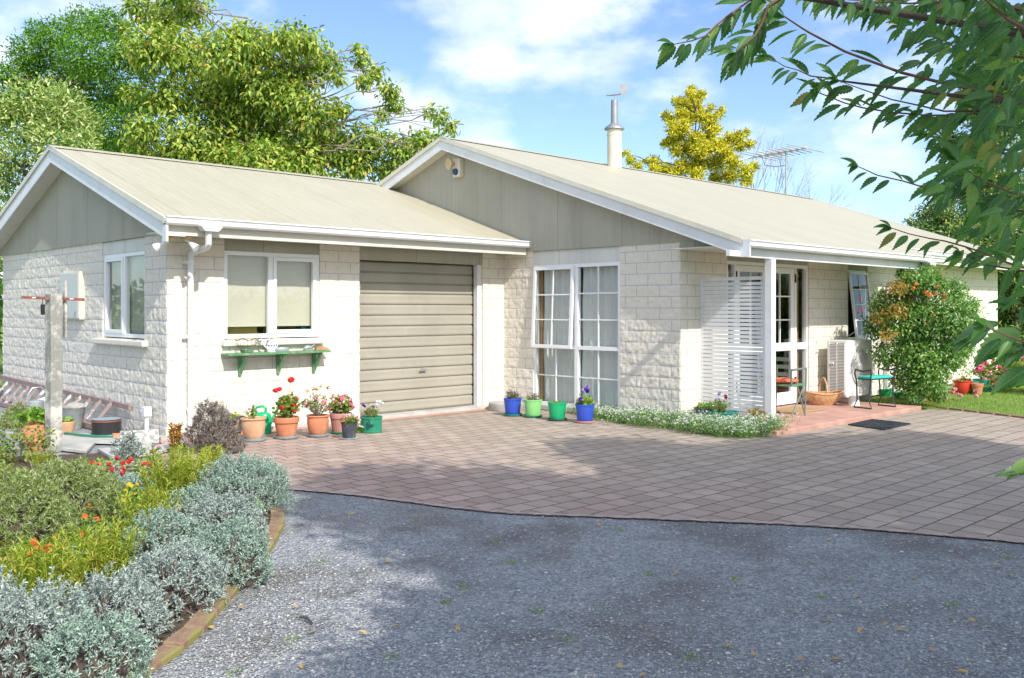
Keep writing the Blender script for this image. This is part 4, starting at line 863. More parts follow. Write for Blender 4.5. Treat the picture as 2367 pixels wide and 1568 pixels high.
bloom(t,'flower',[(-.14,0,.55),(-.09,.0,.56)],.026,26,M['fl_red'],.028);bloom(t,'flower',[(.06,0,.66)],.036,60,M['fl_red'],.03);bloom(t,'flower',[(-.08,-.05,.35),(.04,-.08,.37),(.09,-.03,.40),(.12,0,.33),(.06,-.07,.31),(.13,.0,.43)],.027,40,M['fl_red'],.028)
mb=MB();mb.tube([(.0,0,.3),(.03,0,.5),(.06,0,.65)],.003,5);mb.tube([(-.02,0,.3),(-.08,0,.45),(-.12,0,.55)],.003,5);mb.build('flower_stem',M['lv_bed'],t)
p=G(735,1010);saucer(p.x,p.y,.125,M['sauc'],'blue-grey saucer under the rounded orange terracotta pot');t=fpot('flower_pot',p.x,p.y,.138,.24,M['terra'],'belly','rounded orange terracotta pot with straggly coral geraniums, right of the scarlet ones',group=GP,z=.018)
tuft(t,'foliage',(0,0,.21),.20,.30,260,.032,.022,M['lv_pot'],stm=M['lv_straw']);bloom(t,'flower',[(-.16,0,.38),(-.05,-.03,.44),(.05,-.05,.40),(.02,-.06,.37),(.14,0,.33),(.08,-.04,.30)],.024,34,M['fl_lpink'],.022)
bloom(t,'flower',[(.04,-.06,.385),(.06,-.04,.40),(.15,.0,.30)],.02,36,M['fl_coral'],.022);bloom(t,'dry_flower',[(-.02,0,.54),(.03,0,.58),(-.07,0,.55),(.14,0,.55),(-.15,0,.53)],.022,14,M['lv_dry'],.016)
mb=MB()
for q in ((-.02,.53),(.03,.57),(-.07,.54),(.14,.54),(-.15,.52)): mb.tube([(0,0,.25),(q[0]*.6,0,.42),(q[0],0,q[1])],.0025,4)
mb.build('flower_stem',M['lv_straw'],t)
p=G(788,1003);saucer(p.x,p.y,.12,M['dgreen'],'dark saucer under the faded pink fluted pot');t=fpot('flower_pot',p.x,p.y,.135,.235,M['terrak'],'rim','faded pink fluted plastic pot with pink geraniums, half hidden by the small dark pot',group=GP,z=.018)
mb=MB()
for k in range(26):
    a=k*2*PI/26;mb.beam((math.cos(a)*.093,math.sin(a)*.093,.01),(math.cos(a)*.122,math.sin(a)*.122,.168),.012,.008,(math.cos(a),math.sin(a),0))
mb.build('fluting',M['terrak'],t);tuft(t,'foliage',(0,0,.21),.16,.24,240,.04,.034,M['lv_pot'],'round')
bloom(t,'flower',[(-.08,-.04,.36),(-.03,-.05,.40),(.08,-.08,.34),(.12,-.05,.30),(.02,0,.42)],.03,40,M['fl_pink'],.026);bloom(t,'flower',[(.07,0,.44),(.13,0,.38),(-.1,.0,.44)],.024,26,M['fl_lpink'],.022)
p=G(802,1012);t=fpot('flower_pot',p.x-.05,p.y-.12,.095,.17,M['darkp'],'bucket','small dark plastic pot with pink and white flowers in front of the fluted pot',group=GP,z=.02);mb=MB();mb.lathe([(.11,0),(.115,.012),(0,.012)],20);o=mb.build('saucer',M['zinc']);o.location=(p.x-.05,p.y-.12,.007);tag(o,'grey-green flat dish under the small dark pot','saucer','saucers under the pots')
tuft(t,'foliage',(0,0,.15),.12,.11,170,.035,.02,M['lv_pot']);bloom(t,'flower',[(-.08,0,.23),(-.04,0,.25),(.07,0,.2),(.1,0,.23)],.018,20,M['fl_lpink'],.02);bloom(t,'flower',[(.06,0,.25),(.0,0,.26)],.016,16,M['fl_white'],.02);bloom(t,'flower',[(.12,-.0,.19),(-.1,-.02,.2)],.016,22,M['fl_coral'],.022)
p=G(858,1000);t=fpot('flower_tub',p.x,p.y,.135,.19,M['dgreen'],'tub','squat dark green plastic tub with spindly purple and white flowers by the garage door',group=GP)
mb=MB();mb.box((-.13,-.165,.115),(-.06,-.12,.17));mb.build('tub_grip',M['dgreen'],t)
tuft(t,'foliage',(0,0,.17),.12,.16,190,.04,.012,M['lv_pot'],'blade');tuft(t,'dry_stalks',(-.04,0,.17),.10,.14,90,.05,.006,M['lv_straw'],'blade',stems=False)
bloom(t,'flower',[(-.12,0,.34),(-.095,0,.32),(.03,0,.31)],.014,14,M['fl_purple'],.02);bloom(t,'flower',[(.09,0,.36),(.13,0,.36),(.16,0,.34),(.08,0,.33)],.016,14,M['fl_white'],.022)
p=G(838,1001);leaves_parent=thing('daisy_clump','small clump of white daisies between the dark pot and the green tub','daisies',(p.x,p.y,0));tuft(leaves_parent,'foliage',(0,0,0),.11,.12,200,.03,.01,M['lv_bed']);bloom(leaves_parent,'flower',[(random.uniform(-.1,.1),random.uniform(-.08,.05),.05+random.random()*.12) for k in range(12)],.009,8,M['fl_white'],.018)
# green watering can
p=G(606,1003);t=thing('watering_can','bright green plastic watering can behind the leftmost terracotta pots','watering can',(p.x,p.y,.006),math.radians(-44))
mb=MB();mb.lathe([(.085,0),(.09,.01),(.088,.2),(.08,.235),(.06,.25),(0.0,.26)],24,(0,0,0),1.25,.85);mb.build('can_body',M['greenb'],t,smooth=True)
mb=MB();mb.tube([(.08,0,.10),(.13,0,.17),(.20,0,.33)],[.026,.02,.012],10);mb.tube([(.195,0,.325),(.225,0,.365)],[.014,.034],12);mb.build('spout',M['greenb'],t,smooth=True)
mb=MB();mb.tube([(.04,0,.25),(.045,0,.30),(.01,0,.325),(-.06,0,.315),(-.11,0,.27),(-.12,0,.2),(-.10,0,.14)],[.017,.016,.015,.015,.015,.016,.018],10);mb.build('handle',M['greenb'],t,smooth=True)
# tilted dark trough and bricks at far left of row
p=G(520,1008);t=thing('planter_trough','tilted dark grey plastic trough with dried seedlings beside the grey dead bush','planter',(p.x,p.y,.0),math.radians(10))
mb=MB();v=[(-.17,-.09,.02),(.17,-.09,.04),(.17,.09,.04),(-.17,.09,.02),(-.21,-.11,.14),(.22,-.11,.22),(.22,.11,.22),(-.21,.11,.14)];mb.hexa(v);mb.build('trough',M['darkp'],t,bevel=.006);mb=MB();mb.hexa([(-.2,-.1,.142),(.205,-.1,.218),(.205,.1,.218),(-.2,.1,.142),(-.2,-.1,.150),(.205,-.1,.226),(.205,.1,.226),(-.2,.1,.150)]);mb.build('soil',M['soil'],t)
tuft(t,'dry_seedlings',(0,0,.18),.16,.09,160,.03,.012,M['lv_straw']);tuft(t,'yellow_leaves',(.13,0,.2),.06,.07,60,.04,.02,M['lv_willow'])
p=G(553,1003)
for i in range(3):
    mb=MB();mb.box((-.05,-.1,0),(.05,.1,.06));o=mb.build('loose_brick',M['terra'],bevel=.006);o.location=(p.x+.01*i,p.y-.01*i,.006+.062*i);o.rotation_euler=(0,0,.2+.15*i);tag(o,['lowest of the three orange bricks stacked behind the pale pot','middle one of the three stacked orange bricks','topmost of the three stacked orange bricks'][i],'brick','stacked loose bricks')
p=G(540,1012);mb=MB();mb.beam((p.x,p.y,.0),(p.x+.06,p.y+.02,.2),.02,.04);tag(mb.build('wooden_stake',M['wood']),'short pale wooden stake leaning against the dark trough','stake')
# --- plastic buckets
def bucket(px,py,m,label,sm,smz=None,R=.13,Hh=.235):
    p=G(px,py);saucer(p.x,p.y,.13,sm,'saucer under the '+label.split(',')[0])
    t=fpot('plastic_bucket',p.x,p.y,R,Hh,m,'bucket',label,'bucket','coloured buckets below the tall window',z=.016);return t
t=bucket(1185,962,M['blueb'],'blue bucket of dry grass, left one of the two blue buckets',M['dgreen']);tuft(t,'dry_grass',(0,0,.2),.10,.14,160,.07,.006,M['lv_straw'],'blade')
t=bucket(1232,965,M['lime'],'light green bucket with dry seedlings',M['dgreen']);tuft(t,'dry_grass',(0,0,.2),.11,.12,150,.05,.008,M['lv_straw'],'blade');tuft(t,'foliage',(0,0,.2),.09,.07,60,.03,.01,M['lv_pot'])
t=bucket(1288,973,M['greenb'],'emerald green bucket with low seedlings and a worn white sticker',M['darkp']);tuft(t,'foliage',(0,0,.2),.09,.05,80,.03,.015,M['lv_pot'])
mb=MB();c=math.atan2(-.75,.35)
for k in range(4): 
    a=c+.02+.09*k
    mb.add([(math.cos(a+d)*(.1275+.006*(z>.13)),math.sin(a+d)*(.1275+.006*(z>.13)),z) for d,z in ((0,.11),(.075,.11),(.075,.165),(0,.165))],[(0,1,2,3)])
mb.build('sticker',M['whitep'],t)
t=bucket(1352,978,M['blueb'],'blue bucket of purple petunias, right one of the two blue buckets',M['terrak']);tuft(t,'foliage',(0,0,.2),.13,.14,240,.04,.025,M['lv_rose'],'leaf')
bloom(t,'flower',[(.02,0,.43),(.05,0,.40),(-.10,-.02,.29),(-.09,0,.31)],.022,18,M['fl_purple'],.034);bloom(t,'flower',[(-.05,0,.42),(-.04,.0,.39),(.06,0,.46)],.015,12,M['fl_violet'],.03)
mb=MB();mb.tube([(0,0,.3),(.03,0,.4),(.04,0,.46)],.003,4);mb.tube([(0,0,.28),(-.04,0,.36),(-.05,0,.42)],.003,4);mb.build('flower_stem',M['lv_bed'],t)
p=G(1180,950);mb=MB();mb.lathe([(.0,0),(.25,0),(.26,.02),(.255,.11),(.24,.125),(.22,.118),(.05,.115),(0,.115)],36,(p.x,p.y+.1,0));tag(mb.build('stone_drum',M['wgrey'],smooth=True),'low round weathered drum cover behind the left blue bucket','drum')
# --- pots by the screen
GS='pots in front of the slatted screen'
def atg(px,py): return G(px,py)
p=Vector((5.60,-3.50,0));t=fpot('flower_pot',p.x,p.y,.13,.22,M['darkp'],'bucket','dark charcoal pot with low green leaves at the foot of the pier',group=GS);tuft(t,'foliage',(0,0,.19),.11,.10,160,.04,.02,M['lv_bed'])
p=Vector((5.56,-3.80,0));t=fpot('flower_pot',p.x,p.y,.20,.20,M['teal'],'bucket','wide teal bowl pot with mauve stocks in front of the screen',group=GS);tuft(t,'foliage',(-.05,0,.17),.13,.20,200,.045,.014,M['lv_pot'])
bloom(t,'flower',[(-.1,0,.36),(-.08,0,.42),(-.06,0,.44)],.016,16,M['fl_violet'],.02);bloom(t,'flower',[(.07,0,.39),(.08,0,.36)],.018,18,M['fl_dkpink'],.022)
p=Vector((5.64,-4.20,0));t=fpot('flower_pot',p.x,p.y,.155,.16,M['terra'],'bowl','wide terracotta bowl of grey succulents behind the smaller one',group=GS);tuft(t,'succulent',(.05,0,.14),.12,.13,200,.03,.018,M['lv_vinew'])
p=Vector((5.46,-4.18,0));t=fpot('flower_pot',p.x,p.y,.135,.14,M['terra'],'bowl','smaller terracotta bowl nearest the white flower border',group=GS);tuft(t,'succulent',(0,0,.12),.11,.05,140,.03,.012,M['lv_pot'])
p=Vector((5.50,-3.37,0));t=fpot('flower_pot',p.x,p.y,.075,.09,M['whitep'],'bucket','tiny white pot beside the charcoal pot',group=GS)
# --- porch things
zp=.06
p=PY(1835,850,-3.95);t=thing('folding_chair','green-grey metal folding chair with a coral cushion behind the porch post','chair',(6.85,-3.92,zp),math.radians(0))
M['chairm']=plain('grey_green_metal',(.16,.19,.16),.5)
# chair faces -y..., side seen from the left
for y in (-.22,.22):
    mb=MB();mb.tube([(.18,y,0),(-.02,y,.40),(-.17,y,.42)],.011,6);mb.tube([(-.2,y,0),(.0,y,.23),(.17,y,.43)],.011,6);mb.tube([(.17,y,.0),(.2,y,.43),(.21,y,.64)],.012,6);mb.tube([(.21,y,.64),(-.18,y,.63)],.016,6);mb.tube([(-.18,y,.63),(-.17,y,.42)],.010,6);mb.build('side_frame',M['chairm'],t)
mb=MB();mb.box((-.19,-.22,.41),(.19,.22,.435));mb.build('seat',M['green'],t);mb=MB();mb.tube([(-.18,-.22,.42),(-.25,-.22,.86)],.011,6);mb.tube([(-.18,.22,.42),(-.25,.22,.86)],.011,6)
for z in (.55,.65,.75): mb.box((-.235-(z-.5)*.1,-.22,z),(-.22-(z-.5)*.1,.22,z+.05))
mb.build('backrest',M['chairm'],t)
mb=MB();mb.sphere((-.0,0,.47),.2,(1,1,.22),18,8);o=mb.build('seat_cushion',M['cush'],smooth=True);o.location=(6.85,-3.92,zp);tag(o,'plump coral cushion on the folding chair','cushion')
a_,b_=G(1800,942,.08),G(1910,945,.08);mb=MB();mb.box((7.05,-3.98,zp+.003),(7.85,-3.50,zp+.022));tag(mb.build('doormat',M['coir'],bevel=.006),'brown coir doormat in front of the glass doors','doormat')
# wicker basket
p=G(1903,936,zp);t=thing('wicker_basket','oval wicker basket with a tall hoop handle beside the glass door','basket',(p.x,p.y,zp),math.radians(-44))
v=[];f=[];nn=72;rows=9
for j in range(rows):
    z=.17*j/(rows-1);rr=(.15+.13*math.sin(j/(rows-1)*1.45))
    for k in range(nn):
        a=2*PI*k/nn;w=.006*(1 if (k//2+j)%2 else -1);r=rr+w;v.append((r*math.cos(a)*1.05,r*math.sin(a)*.68,z+.035*abs(math.cos(a))**2*(j/(rows-1))))
for j in range(rows-1):
    for k in range(nn): f.append((j*nn+k,j*nn+(k+1)%nn,(j+1)*nn+(k+1)%nn,(j+1)*nn+k))
mb=MB();mb.add(v,f);mb.lathe([(.15,0),(0,.004)],36,(0,0,0),1.05,.68);mb.build('woven_body',M['wick'],t,smooth=True)
mb=MB();mb.tube([(.285*math.cos(2*PI*k/40)*1.03,.285*math.sin(2*PI*k/40)*.67,.172+.035*math.cos(2*PI*k/40)**2) for k in range(41)],.012,7,False);mb.build('rim',M['wick'],t,smooth=True)
mb=MB();mb.tube([(.0,-.19*math.cos(k*PI/16),.16+.24*math.sin(k*PI/16)) for k in range(17)],.014,8)
mb.tube([(.0+.008*math.sin(k),-.19*math.cos(k*PI/30)+.006*math.cos(k*2),.165+.245*math.sin(k*PI/30)) for k in range(31)],.006,5);mb.build('hoop_handle',M['wick'],t,smooth=True)
p=G(1885,928,zp);mb=MB();mb.sphere((p.x-.05,p.y+.1,zp+.08),.08,(1,1,1.2),12,8);o=mb.build('plastic_bag',M['skyp'],smooth=True);tag(o,'crumpled pale plastic bag between the door frame and the basket','plastic bag');dm=o.modifiers.new('d','DISPLACE');dm.texture=tx;dm.strength=.05
# heat pump
t=thing('heat_pump','tall off-white outdoor heat pump unit with a round fan beside the glass doors','heat pump',(8.92,-3.80,.08))
W,Dp,Hh=.85,.32,.94
mb=MB();mb.box((0,0,.07),(W,Dp,Hh));mb.build('casing',M['hpw'],t,bevel=.014)
M['hpf']=plain('fan_recess_plastic',(.45,.45,.43),.5);M['hpd']=plain('grille_recess',(.20,.20,.19),.7);mb=MB();mb.box((-.004,.035,.12),(-.001,.285,.90));mb.build('grille_recess',M['hpd'],t)
mb=MB()
for i in range(34):
    z=.125+i*.0228
    mb.hexa([(-.020,.03,z),(-.020,.29,z),(-.004,.29,z+.006),(-.004,.03,z+.006),(-.020,.03,z+.010),(-.020,.29,z+.010),(-.004,.29,z+.014),(-.004,.03,z+.014)])
for y in (.03,.155,.28): mb.box((-.021,y-.008,.11),(-.003,y+.008,.91))
mb.build('side_louvres',M['hpw'],t)
mb=MB();mb.box((-.04,.2,.58),(-.015,.275,.61));mb.build('side_grip',M['hpw'],t)
def ydisc(prof,c): 
    m_=MB();m_.lathe(prof,40);m_.v=[(c[0]+x,c[1]-z,c[2]+y) for x,y,z in m_.v];return m_
mb=ydisc([(.285,.0),(.285,.018),(.265,.022),(.262,.004),(0,.003)],(.42,0,.52));mb.build('fan_shroud',M['hpf'],t,smooth=True)
mb=MB()
for r in np.linspace(.06,.265,9): mb.tube([(.42+r*math.cos(2*PI*k/40),-.022,.52+r*math.sin(2*PI*k/40)) for k in range(41)],.0028,4,False)
for k in range(12): a=k*PI/6;mb.tube([(.42+.05*math.cos(a),-.023,.52+.05*math.sin(a)),(.42+.275*math.cos(a),-.023,.52+.275*math.sin(a))],.003,4)
mb.build('fan_guard',M['hpw'],t);mb=ydisc([(.065,.018),(.06,.03),(0,.034)],(.42,0,.52));mb.build('fan_hub',M['hpw'],t,smooth=True)
for x in (.08,.70): mb=MB();mb.box((x,-.02,-.0),(x+.07,Dp+.02,.07));mb.build('foot',M['conc'],t)
# kneeler stool
p=G(2014,940,zp);t=thing('garden_kneeler','black tubular garden kneeler stool with a turquoise pad in front of the heat pump','garden stool',(8.72,-4.33,zp),math.radians(-12))
for x in (-.27,.27):
    mb=MB();mb.tube([(x,-.13,.56),(x,-.14,.50),(x*.96,-.12,.40),(x*1.0,-.10,.12),(x*1.02,-.15,.01),(x*1.02,.15,.01),(x*1.0,.10,.12),(x*.96,.12,.40),(x,.14,.50),(x,.13,.56),(x,.0,.535),(x,-.13,.56)],.011,8,False);mb.build('side_frame',M['blk'],t,smooth=True)
mb=MB();mb.box((-.25,-.11,.43),(.25,.11,.465));mb.build('pad',M['turq'],t,bevel=.012);mb=MB();mb.box((-.25,-.115,.415),(.25,.115,.429));mb.build('pad_tray',M['blk'],t)
for i,(px,py,r,h,m_,lb,ct) in enumerate(((1974,937,.085,.14,M['whitep'],'small upturned white plastic tub under the kneeler stool','plastic tub'),(2046,916,.15,.12,M['greenb'],'shallow bright green bowl by the foot of the climbing shrub','bowl'),(2085,922,.17,.10,M['greenb'],'bright green plastic bag of plants at the foot of the climbing shrub','bowl'))):
    p=G(px,py,zp if i==0 else 0);mb=MB();pf=[(r,0),(r*.98,.01),(r*.78,h),(0,h)] if i==0 else [(r*.6,0),(r*.95,h*.7),(r,h),(r*.92,h),(r*.8,h*.6),(0,h*.4)];mb.lathe(pf,24)
    o=mb.build('plastic_tub' if i==0 else 'green_bowl',m_,smooth=True);o.location=(p.x,p.y,zp if i==0 else .01);tag(o,lb,ct)
    if i==2:o['label']='bright green bowl half hidden by leaves, right one of the two'
    if i==1:o['label']='bright green bowl below the stool pad, left one of the two'
# rubber mat
q=[G(1982,970),G(2003,960),G(2079,970),G(2031,981)];q=[Vector((6.86,-4.83,0)),Vector((7.62,-4.80,0)),Vector((7.52,-5.36,0)),Vector((6.70,-5.38,0))]
mb=MB();mb.prism([(a.x,a.y,.006) for a in q],(0,0,0),(0,0,.012));t=mb.build('rubber_mat',M['rubber']);tag(t,'black ribbed rubber mat on the paving below the porch step','mat')
mb=MB()
for k in range(20):
    f=k/19;a=q[0].lerp(q[1],.02+.96*f);b=q[3].lerp(q[2],.02+.96*f)
    for j in range(5): c0=a.lerp(b,j/5+.01);c1=a.lerp(b,(j+1)/5-.02);sh=(q[1]-q[0])*.012*(1 if j%2 else -1);mb.beam(c0+sh+Vector((0,0,.021)),c1-sh+Vector((0,0,.021)),.012,.008)
mb.build('ribs',M['darkp'],t)
# --- pots on the far right
GR='pots along the right end of the house'
def fp(px,py,R,Hh,m,st,lab,nm='flower_pot'):
    p=G(px,py);return fpot(nm,p.x,p.y,R,Hh,m,st,lab,group=GR,z=.01)
t=fp(2224,912,.17,.24,M['redp'],'belly','bright red glazed pot on the lawn edge beside the small rose bush');tuft(t,'foliage',(-.05,0,.2),.16,.1,120,.05,.03,M['lv_pot']);bloom(t,'flower',[(-.1,-.05,.3)],.03,20,M['fl_coral'],.03)
t=fp(2246,911,.12,.22,M['teal'],'bucket','small green pot between the red pot and the terracotta one')
t=fp(2259,914,.10,.20,M['terra'],'rim','small terracotta pot in front of the big teal tub')
t=fp(2273,906,.18,.22,M['teal'],'bucket','big teal tub of pink geraniums near the house end');tuft(t,'foliage',(0,0,.2),.25,.30,240,.05,.03,M['lv_pot'],stm=M['lv_straw']);bloom(t,'flower',[(-.2,0,.47),(-.12,0,.42),(-.25,0,.4),(.1,0,.5),(-.14,0,.55),(.2,0,.35),(0,0,.35)],.055,50,M['fl_pink'],.04)
t=fp(2296,905,.11,.27,M['skyp'],'bucket','tall pale blue pot beside the big teal tub')
# ================================================================= VEGETATION
def clumps(lst,D,jit=.0,ow=.5):
    out=[]
    for q in lst:
        x,y,r=q[:3];off=q[3] if len(q)>3 else random.uniform(-ow,ow)
        p=AT(x,y,D+off);out.append((p.x,p.y,p.z,r*D/FO))
    return out
def limb(mb,a,b,r0,r1,wob=.08,n=5,sides=6):
    a=Vector(a);b=Vector(b);L=(b-a).length;pts=[];
    for i in range(n+1):
        t=i/n;p=a.lerp(b,t)+Vector((0,0,math.sin(t*PI)*L*.03))
        if 0<i<n:p+=Vector((random.uniform(-1,1),random.uniform(-1,1),random.uniform(-1,1)))*L*wob*.5
        pts.append(p)
    mb.tube(pts,[r0+(r1-r0)*i/n for i in range(n+1)],sides,False);return pts
def tree(name,label,cat,base,cl,m,bark,dens,ll,lw,t='leaf',droop=.3,trunk_r=.18,fork=None,group=None,shell=.45,twigs=2,outw=.7,upn=1.0):
    T=thing(name,label,cat,tuple(base),0,group);b=Vector(base)
    cl=[(x-b.x,y-b.y,z-b.z,r) for x,y,z,r in cl]
    P,O=blobpts(cl,dens,shell);n=len(P);D=rdir(n)+O*outw+np.array([0,0,-droop*2])
    N=O*.8+rdir(n)*.7+np.array([0,0,upn])
    leaves('crown',P,D,N,ll*(.65+.6*RNG.random(n)),lw*(.65+.6*RNG.random(n)),m,T,t)
    C=np.array([c[:3] for c in cl]);ctr=Vector(C.mean(0));zt=C[:,2].max();fk=Vector(fork)-b if fork is not None else Vector((ctr.x*.6,ctr.y*.6,max(.3,C[:,2].min()*.8)))
    mb=MB();limb(mb,(0,0,-.1),fk,trunk_r,trunk_r*.75,.02,5,10);top=Vector((ctr.x,ctr.y,ctr.z+(zt-ctr.z)*.45));tp=limb(mb,fk,top,trunk_r*.7,trunk_r*.12,.08,7,8)
    for (x,y,z,r) in cl:
        c=Vector((x,y,z));k=min(range(len(tp)),key=lambda i:(tp[i]-c).length+max(0,tp[i].z-c.z+.2)*3)
        q=limb(mb,tp[k],c,trunk_r*.22,trunk_r*.05,.14,6,5)
        for j in range(twigs):
            e=c+Vector(rdir(1)[0])*r*.85;limb(mb,q[random.choice((-2,-3))],e,trunk_r*.08,trunk_r*.02,.12,3,4)
    mb.build('trunk',bark,T);return T,cl,P
FD=21.
ft=[(370,40,62),(440,15,55),(315,15,32),(400,-35,60),(350,110,70),(430,120,75),(520,120,70),(562,85,40),(600,120,70),(655,85,36),(700,95,52),(748,140,48),(690,170,72),(600,200,90),(490,210,90),(385,225,70),(325,300,44),(340,365,50),(430,330,90),(530,310,90),(630,300,85),(722,262,60),(830,112,18),(838,140,24),(868,168,26),(842,185,22),(900,205,28),(912,240,28),(880,262,22),(782,255,34),(760,330,70),(850,325,60),(930,345,50),(992,258,16),(1015,268,22),(1042,290,20),(985,325,38),(1030,330,26),(905,395,50),(820,375,60),(700,370,85),(600,385,85),(500,385,80),(400,390,60),(310,340,26),(660,235,60),(560,250,60),(300,215,26),(780,180,20)]
b=AT(640,700,FD+.6);T,cl,P=tree('fruit_tree','large yellow-green tree hung with small orange fruit behind the two roofs','tree',(b.x,b.y,0),clumps(ft,FD,ow=1.3),M['lv_fruit'],M['bark'],2300,.15,.066,droop=.42,trunk_r=.13,shell=.85,twigs=3)
k=RNG.choice(len(P),620);mb=MB()
for i in k: q=P[i];mb.sphere(tuple(q+np.array([0,0,-.05])),random.uniform(.024,.036),(1,1,1),6,4)
o=mb.build('fruit',M['fruit'],T,smooth=True);o['kind']='stuff'
dt=[(190,55,45),(250,55,45),(290,75,30),(130,80,45),(85,70,28),(70,120,50),(210,130,75),(300,130,48),(340,170,26),(120,170,80),(225,210,90),(300,230,55),(50,180,45),(10,170,30),(0,240,50),(260,300,75),(150,290,85),(340,240,30),(290,360,50),(210,350,60),(90,250,70),(345,300,22)]
b=AT(190,700,23.5);tree('broadleaf_tree','tall dark green small-leaved tree at the top left behind the wing','tree',(b.x,b.y,0),clumps(dt,23.5,ow=1.2),M['lv_dark'],M['barkd'],4200,.10,.042,droop=.05,trunk_r=.14,twigs=2,shell=.6)
vt=[(60,225,48),(115,215,48),(155,240,48),(175,285,50),(60,290,70),(120,330,70),(195,330,42),(5,350,60),(50,420,62),(15,480,55),(-35,400,70),(110,395,45),(5,255,42),(-20,300,55),(-45,500,60),(200,285,36),(30,520,40),(-60,600,80),(150,400,40)]
b=AT(40,720,18.5);tree('variegated_shrub_tree','pale variegated bushy tree at the left edge in front of the darker tree','tree',(b.x,b.y,0),clumps(vt,18.5,ow=.9),M['lv_var'],M['barkd'],2700,.11,.042,droop=-.15,trunk_r=.11,twigs=2,shell=.6)
# golden conifer
gz=[(860,220,32),(850,260,40),(930,270,45),(750,320,45),(800,340,50),(870,330,60),(900,390,70),(1010,370,32),(1105,380,24),(1080,420,36),(1030,450,45),(660,430,38),(700,470,42),(780,420,60),(850,440,65),(940,440,60),(720,530,60),(800,520,65),(1000,510,60),(1060,540,40),(760,590,70),(900,620,70),(1000,590,60),(650,650,36),(700,630,50),(740,700,60),(830,700,80),(940,700,80),(1050,670,70),(1150,620,60),(1230,600,55),(1290,565,32),(1320,655,36),(1240,670,50),(1130,720,70),(1190,800,70),(1050,800,80),(920,800,80),(790,830,80),(1350,830,36),(1290,870,60),(1160,900,70),(1290,940,50),(650,860,60),(560,790,50),(500,790,24),(345,730,30),(380,780,38),(440,830,40),(570,850,50),(720,900,70),(900,900,70),(1050,920,60)]
gc=[(1345.7+.29364*x,141.65+.29364*y,r*.29364) for x,y,r in gz]
GD=33.;b=AT(1606,700,GD);T,_,_=tree('golden_conifer','bright golden-yellow conifer rising behind the main roof','conifer',(b.x,b.y,0),clumps(gc,GD,ow=.8),M['lv_gold'],M['barkd'],7500,.13,.045,'blade',droop=-.1,trunk_r=.12,twigs=1,shell=.9,upn=.6,fork=AT(1606,600,GD))
# bare tree
b=AT(1750,700,38);T=thing('bare_tree','leafless fine-twigged tree between the golden conifer and the aerial','tree',(b.x,b.y,0));mb=MB()
def rec(a,d,L,r,dep):
    e=a+d*L;mb.tube([a,a.lerp(e,.5)+Vector((random.uniform(-1,1),random.uniform(-1,1),0))*L*.06,e],[r,r*.8,r*.6],4,False)
    if dep==0:return
    for k in range(3 if dep>2 else 3):
        nd=(d+Vector(rdir(1)[0])*.55+Vector((0,0,.18))).normalized();rec(a.lerp(e,random.uniform(.45,1)),nd,L*random.uniform(.55,.8),r*.55,dep-1)
rec(Vector((0,0,0)),Vector((0,0,1)),3.4,.09,6);rec(Vector((.9,-.9,0)),Vector((.05,0,1)).normalized(),2.7,.06,5);mb.build('trunk',M['bark'],T)
# right-hand conifers and dark trees
rc=[(2125,520,30),(2165,490,40),(2210,430,45),(2195,540,55),(2270,520,75),(2340,450,80),(2270,400,60),(2235,340,40),(2190,320,26),(2300,300,70),(2345,200,85),(2262,250,40),(2300,140,60),(2360,90,70),(2235,180,26),(2150,560,40),(2240,600,55),(2290,210,60)]
b=AT(2290,700,26);tree('conifer_tree','sunlit yellow-green feathery conifer behind the right end of the roof','conifer',(b.x,b.y,0),clumps(rc,26,ow=1.),M['lv_con'],M['barkd'],3800,.15,.045,'blade',droop=.15,trunk_r=.14,twigs=1,shell=.7)
rd=[(2345,640,60),(2340,720,60),(2350,800,60),(2400,560,90),(2420,700,100),(2320,680,36),(2325,780,36),(2400,830,60),(2335,600,50),(2312,860,24)]
b=AT(2330,890,22.5);tree('dark_conifer','dark shaded conifer against the right end wall of the house','conifer',(b.x,b.y,0),clumps(rd,22.5,ow=.7),M['lv_con'],M['barkd'],3800,.15,.045,'blade',droop=.2,trunk_r=.22,twigs=1,shell=.7)
for i,(x,D,s) in enumerate(((2420,30,1.),(2600,26,1.2),(2800,24,1.1),(-150,22,1.),(-400,20,1.))):
    b=AT(x,760,D);c=[(b.x+random.uniform(-1.6,1.6)*s,b.y+random.uniform(-1.6,1.6)*s,random.uniform(1.0,4.2)*s,1.25*s) for k in range(11)]
    tree('garden_tree',['leafy green tree beyond the right edge of the dark conifer','broad tree outside the right side of the garden','broad tree far outside the right side of the garden','green tree outside the left side of the garden','green tree far outside the left side of the garden'][i],'tree',(b.x,b.y,0),c,M['lv_con'] if i<3 else M['lv_dark'],M['barkd'],170,.2,.09,trunk_r=.16,twigs=0)
# far hedge all round as background stuff
mbp=[];mbo=[]
for k in range(150):
    a=k/150*2*PI;R=48+random.uniform(-3,3);mbp.append((CAM.x+R*math.cos(a)+5,CAM.y+R*math.sin(a)+5,random.uniform(.8,1.5),1.7))
P,O=blobpts(mbp,110,.3);n=len(P);o=leaves('far_hedge',P,rdir(n)+O,O+rdir(n)*.6,.5,.3,M['lv_con']);tag(o,'distant green hedge enclosing the garden','hedge',kind='stuff')
